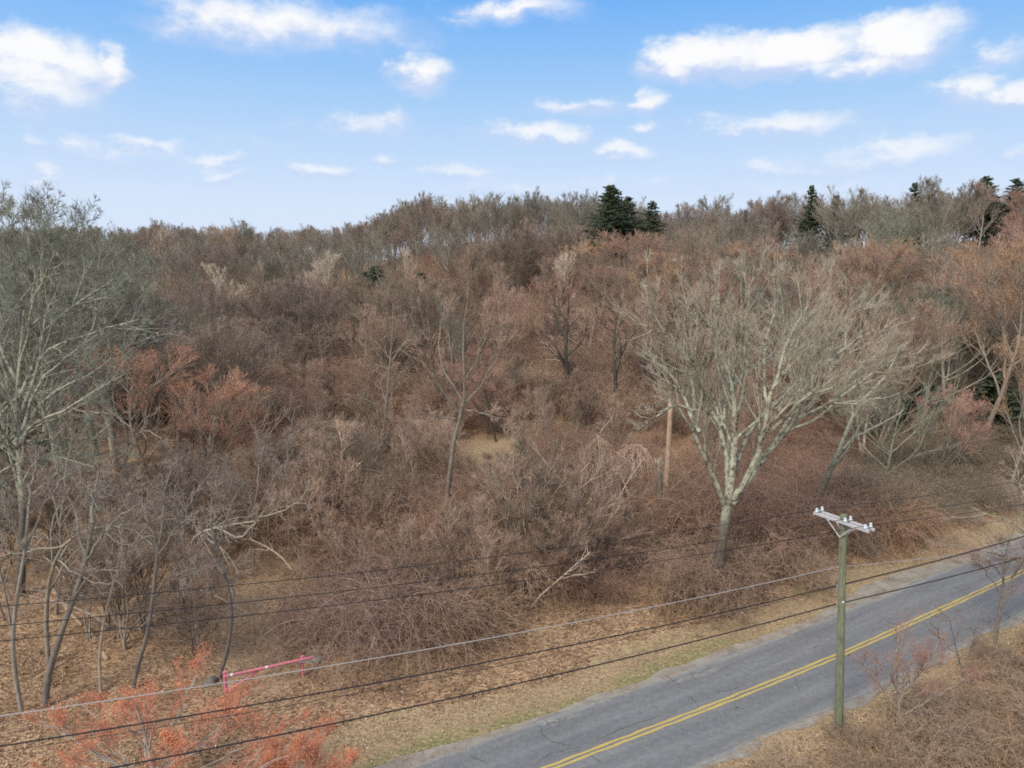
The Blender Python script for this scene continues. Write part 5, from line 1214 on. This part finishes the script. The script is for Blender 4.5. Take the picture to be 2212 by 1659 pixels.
def pole(b0, t0, lab, grp=None):
    e = empty('utility_pole', tuple(b0)); t_ = t0-b0
    cyl('shaft', [0, 0, -.3], t_, .20, M_POLE, e, 14, .15, 16)
    ac = t_-U*.28
    for s_ in (-1, 1):
        c = ac+ald*s_*.19
        box('crossarm', c, .10, 2.75, .125, ald, nrm, U, M_ARM, e)
        for w in (-1, 1):                                            # flat braces down to the pole
            a_ = c+nrm*w*.62-U*.06+ald*s_*.06; b_ = ac-U*.72+ald*s_*.15
            d_ = unit(b_-a_); box('brace', (a_+b_)/2, .012, .045, np.linalg.norm(b_-a_), ald, unit(np.cross(ald, d_)), d_, M_ARM, e)
        for off_ in (1.22, -.22, -1.18):
            p = c+nrm*off_+U*.0625
            I = cyl('insulator', p+U*.05, p+U*.13, .085, M_PORC, e, 12, .05)
            cyl('pin', p-U*.005, p+U*.06, .018, M_STEEL, I, 6); cyl('insulator_head', p+U*.128, p+U*.20, .062, M_PORC, I, 12, .05)
    for w in (-1, 1): box('end_plate', ac+nrm*w*1.25, .30, .05, .09, ald, nrm, U, M_STEEL, e)
    for off_ in (1.22, -.22, -1.18): box('spacer_bar', ac+nrm*off_+U*.085, .46, .05, .02, ald, nrm, U, M_STEEL, e)
    box('tag_plate', t_*.30+np.array([-.05,-.19,0]), .12, .01, .16, (1,0,0), (0,1,0), (0,0,1), M_STEEL, e); box('tag_plate', t_*.62+np.array([-.02,-.18,0]), .08, .01, .10, (1,0,0), (0,1,0), (0,0,1), M_BAND, e)
    for h_ in (2.55, 3.45, 4.35):
        c = t_-(t_/np.linalg.norm(t_))*h_; cyl('cable_clamp', c+nrm*.10, c+nrm*.26, .045, M_STEEL, e, 8)
    cyl('ground_wire', t_-U*1.0+np.array([-.13,-.05,0]), np.array([-.18,-.06,0]), .008, M_WIREG, e, 5)
    tag(e, lab, 'pole', grp); return e
pole(base, top, 'green-stained wooden utility pole with pale double crossarm beside the road')
left_b = base+np.array([-cos(radians(20)), -sin(radians(20)), 0])*39
right_b = base+np.array([cos(radians(30)), sin(radians(30)), 0])*44
def wire(name, a, px_l, px_r, r, mat, lab, angl=20, angr=30, sagl=.55, sagr=.55, lenl=39, lenr=44, grp='overhead wires on the utility pole', dash=False):
    a = np.array(a, float); P = []
    for px, ang, sag, Ln, sg in ((px_l, angl, sagl, lenl, -1), (px_r, angr, sagr, lenr, 1)):
        d = sg*np.array([cos(radians(ang)), sin(radians(ang)), 0]); r_ = ray(*px)
        s_, t_ = np.linalg.solve(np.array([[d[0], -r_[0]], [d[1], -r_[1]]]), -a[:2]); z = CAM_H+r_[2]*t_
        x = s_/Ln; k = (z-a[2]+4*sag*x*(1-x))/x                       # end height so that the span hangs through this line of sight
        tt = np.linspace(0, 1, 40)[:, None]
        q = a+d*tt*Ln+np.array([0, 0, 1])*(k*tt-4*sag*tt*(1-tt)); P.append(q[::-1] if sg < 0 else q[1:])
    P = np.concatenate(P); g = P[40].copy(); V, F = tubes((P-g)[None], np.full((1, len(P)), r), 6)
    o = obj(name, mesh_from(name, V, [F], mat)); o.location = g; tag(o, lab, 'wire', grp); return o
ac = top-U*.28; up_ = U*.19
wire('power_line', ac+nrm*1.22+up_, (0,1310), (2121,1053), .013, M_BLACK, 'highest thin black power line, on the far end of the crossarm')
wire('power_line', ac-nrm*.22+up_, (0,1352), (2121,1082), .013, M_BLACK, 'thin black power line on the middle insulators of the crossarm')
wire('power_line', ac-nrm*1.18+up_, (0,1385), (2060,1112), .013, M_BLACK, 'thin black power line on the road-side insulators of the crossarm')
pd = (top-base)/np.linalg.norm(top-base)
at_ = lambda h_: top-pd*h_+nrm*.26
wire('neutral_wire', at_(2.55), (0,1547), (2091,1196), .016, M_WIREG, 'whitish bare wire just above the black cables')
wire('telephone_cable', at_(3.45), (0,1612), (2154,1175), .024, M_BLACK, 'thick black cable just below the whitish wire')
wire('telephone_cable', at_(3.50), (400,1562), (2154,1177), .009, M_BLACK, 'thin dark wire hugging the underside of the upper black cable', sagl=.75)
wire('telephone_cable', at_(4.35), (240,1659), (2212,1203), .026, M_BLACK, 'lowest thick black cable, crossing in front of the road')
gw = top-U*.95
cyl_o = obj('guy_wire', (lambda VF: mesh_from('guy_wire', VF[0], [VF[1]], M_WIREG))(tubes(np.linspace([0, 0, 0], [.6, 1.7, -6.4], 8)[None], np.full((1, 8), .008), 5)), loc=tuple(gw+np.array([.12, .1, 0]))); tag(cyl_o, 'short slack grey wire dangling behind the utility pole', 'wire')

# ------------------------------------------------------------------ loose cover: leaves, grass, fallen twigs
def leaves():
    rng = np.random.default_rng(17); n_ = 150000
    y = 23+rng.random(n_)**1.25*52; x = rng.uniform(-.80, .86, n_)*y
    rd = road_dist(x, y); dr = np.sin(x*.9+np.sin(y*.7)*1.5)*np.sin(y*1.1+np.sin(x*.5))+.5*np.sin(x*2.3+y*1.7)
    k = (rng.random(n_) < np.clip(.55+.45*dr, .12, 1)) & ((rd > 3.5) & ((rd > 5.0) | (rng.random(n_) < .5))) | (rd < -3.7)
    gp = G(18, 1040); k &= ~((((x-gp[0]+2)/7)**2+((y-gp[1])/8)**2) < 1)
    x, y, rd = x[k], y[k], rd[k]; n_ = len(x); z = hgt(x, y, rd)+rng.uniform(.015, .06, n_)
    a = rng.random(n_)*2*pi; s = rng.uniform(.028, .07, n_)*(1+.5*(rng.random(n_) < .06)); tl = rng.normal(size=(n_, 2))*.35
    c, s_ = np.cos(a), np.sin(a)
    loc = np.array([[-1, 0], [0, .55], [1, 0], [0, -.55]])
    V = np.empty((n_, 4, 3))
    for j, (p, q) in enumerate(loc):
        V[:, j, 0] = x+s*(p*c-q*s_); V[:, j, 1] = y+s*(p*s_+q*c); V[:, j, 2] = z+s*(p*tl[:, 0]+q*tl[:, 1])+(.02 if p == 0 else 0)
    i = np.arange(n_)[:, None]*4; F = np.concatenate([i+np.array([[0, 3, 2]]), i+np.array([[0, 2, 1]])])
    pal = np.array([(.44,.29,.17), (.37,.24,.14), (.50,.36,.23), (.25,.16,.10), (.46,.34,.20), (.56,.44,.31)])
    col = pal[rng.choice(6, n_, p=[.25,.22,.18,.15,.13,.07])]*rng.uniform(.8, 1.15, (n_, 1))
    m, t, b = new_mat('dry_leaf'); t.l.new(t.add('ShaderNodeAttribute', attribute_name='tint').outputs['Color'], b.inputs['Base Color'])
    me = mesh_from('fallen_leaves', V.reshape(-1, 3), [F], m, False, attrs={'tint': np.repeat(np.c_[col, np.ones(n_)], 4, 0)})
    tag(obj('fallen_leaves', me), kind='stuff')
    # tufts of straw and new grass on the verges
    n_ = 26000; y = 23+rng.random(n_)*38; x = rng.uniform(-.78, .86, n_)*y; rd = road_dist(x, y)
    k = ((rd > 3.7) & (rd < 7.5)) | ((rd < -3.9) & (rd > -6.5)); x, y, rd = x[k], y[k], rd[k]; n_ = len(x)
    B = np.c_[x, y, hgt(x, y, rd)]; T = B+np.c_[rng.normal(size=(n_, 2))*.05, rng.uniform(.05, .16, n_)]
    V, F = spikes(B, T, .012, rng)
    gcol = np.where((rng.random(n_) < np.where((x < 8) & (rd < 5), .5, .12))[:, None], [(.13,.16,.05)], [(.42,.33,.18)])*rng.uniform(.8, 1.2, (n_, 1))
    me = mesh_from('grass', V, [F], m, False, attrs={'tint': np.repeat(np.c_[gcol, np.ones(n_)], 4, 0)}); tag(obj('grass', me), kind='stuff')
    # dead sticks and stalks on the wood's floor
    n_ = 42000; y = 30+rng.random(n_)**1.1*80; x = rng.uniform(-.8, .8, n_)*y; rd = road_dist(x, y); k = (rd > 7); x, y, rd = x[k], y[k], rd[k]; n_ = len(x)
    B = np.c_[x, y, hgt(x, y, rd)]; up = np.abs(rng.normal(size=n_))*.35
    T = B+np.c_[rng.normal(size=(n_, 2))*.35, up+.04]
    V, F = spikes(B, T, rng.uniform(.006, .016, n_), rng); col = np.array([(.30,.21,.155), (.38,.28,.20), (.24,.17,.125)])[rng.integers(0, 3, n_)]
    me = mesh_from('fallen_twigs', V, [F], m, False, attrs={'tint': np.repeat(np.c_[col, np.ones(n_)], 4, 0)}); tag(obj('fallen_twigs', me), kind='stuff')
leaves()
# litter: small white scraps
for k, (u, v, lab) in enumerate([(1176,1548,'white paper scrap at the road edge near the bottom middle'), (1602,1325,'tiny white scrap in the leaves below the cables'), (624,1449,'white scrap beside the gate')][:2]):
    g = G(u, v); import bmesh
    bm = bmesh.new(); rng = np.random.default_rng(k); vs = [bm.verts.new((cos(a)*.13*rng.uniform(.6, 1.2), sin(a)*.09*rng.uniform(.6, 1.2), rng.uniform(.02, .07))) for a in np.linspace(0, 5.6, 7)]
    c = bm.verts.new((0, 0, .09)); [bm.faces.new((vs[i], vs[(i+1) % 7], c)) for i in range(7)]
    me = bpy.data.meshes.new('paper_scrap'); bm.to_mesh(me); bm.free(); me.materials.append(M_BAND)
    tag(obj('paper_scrap', me, loc=(g[0], g[1], g[2]+.03)), lab, 'litter')
tot = sum(len(m_.polygons) for m_ in bpy.data.meshes)
print('done', time.time()-T0, 'polys', tot)
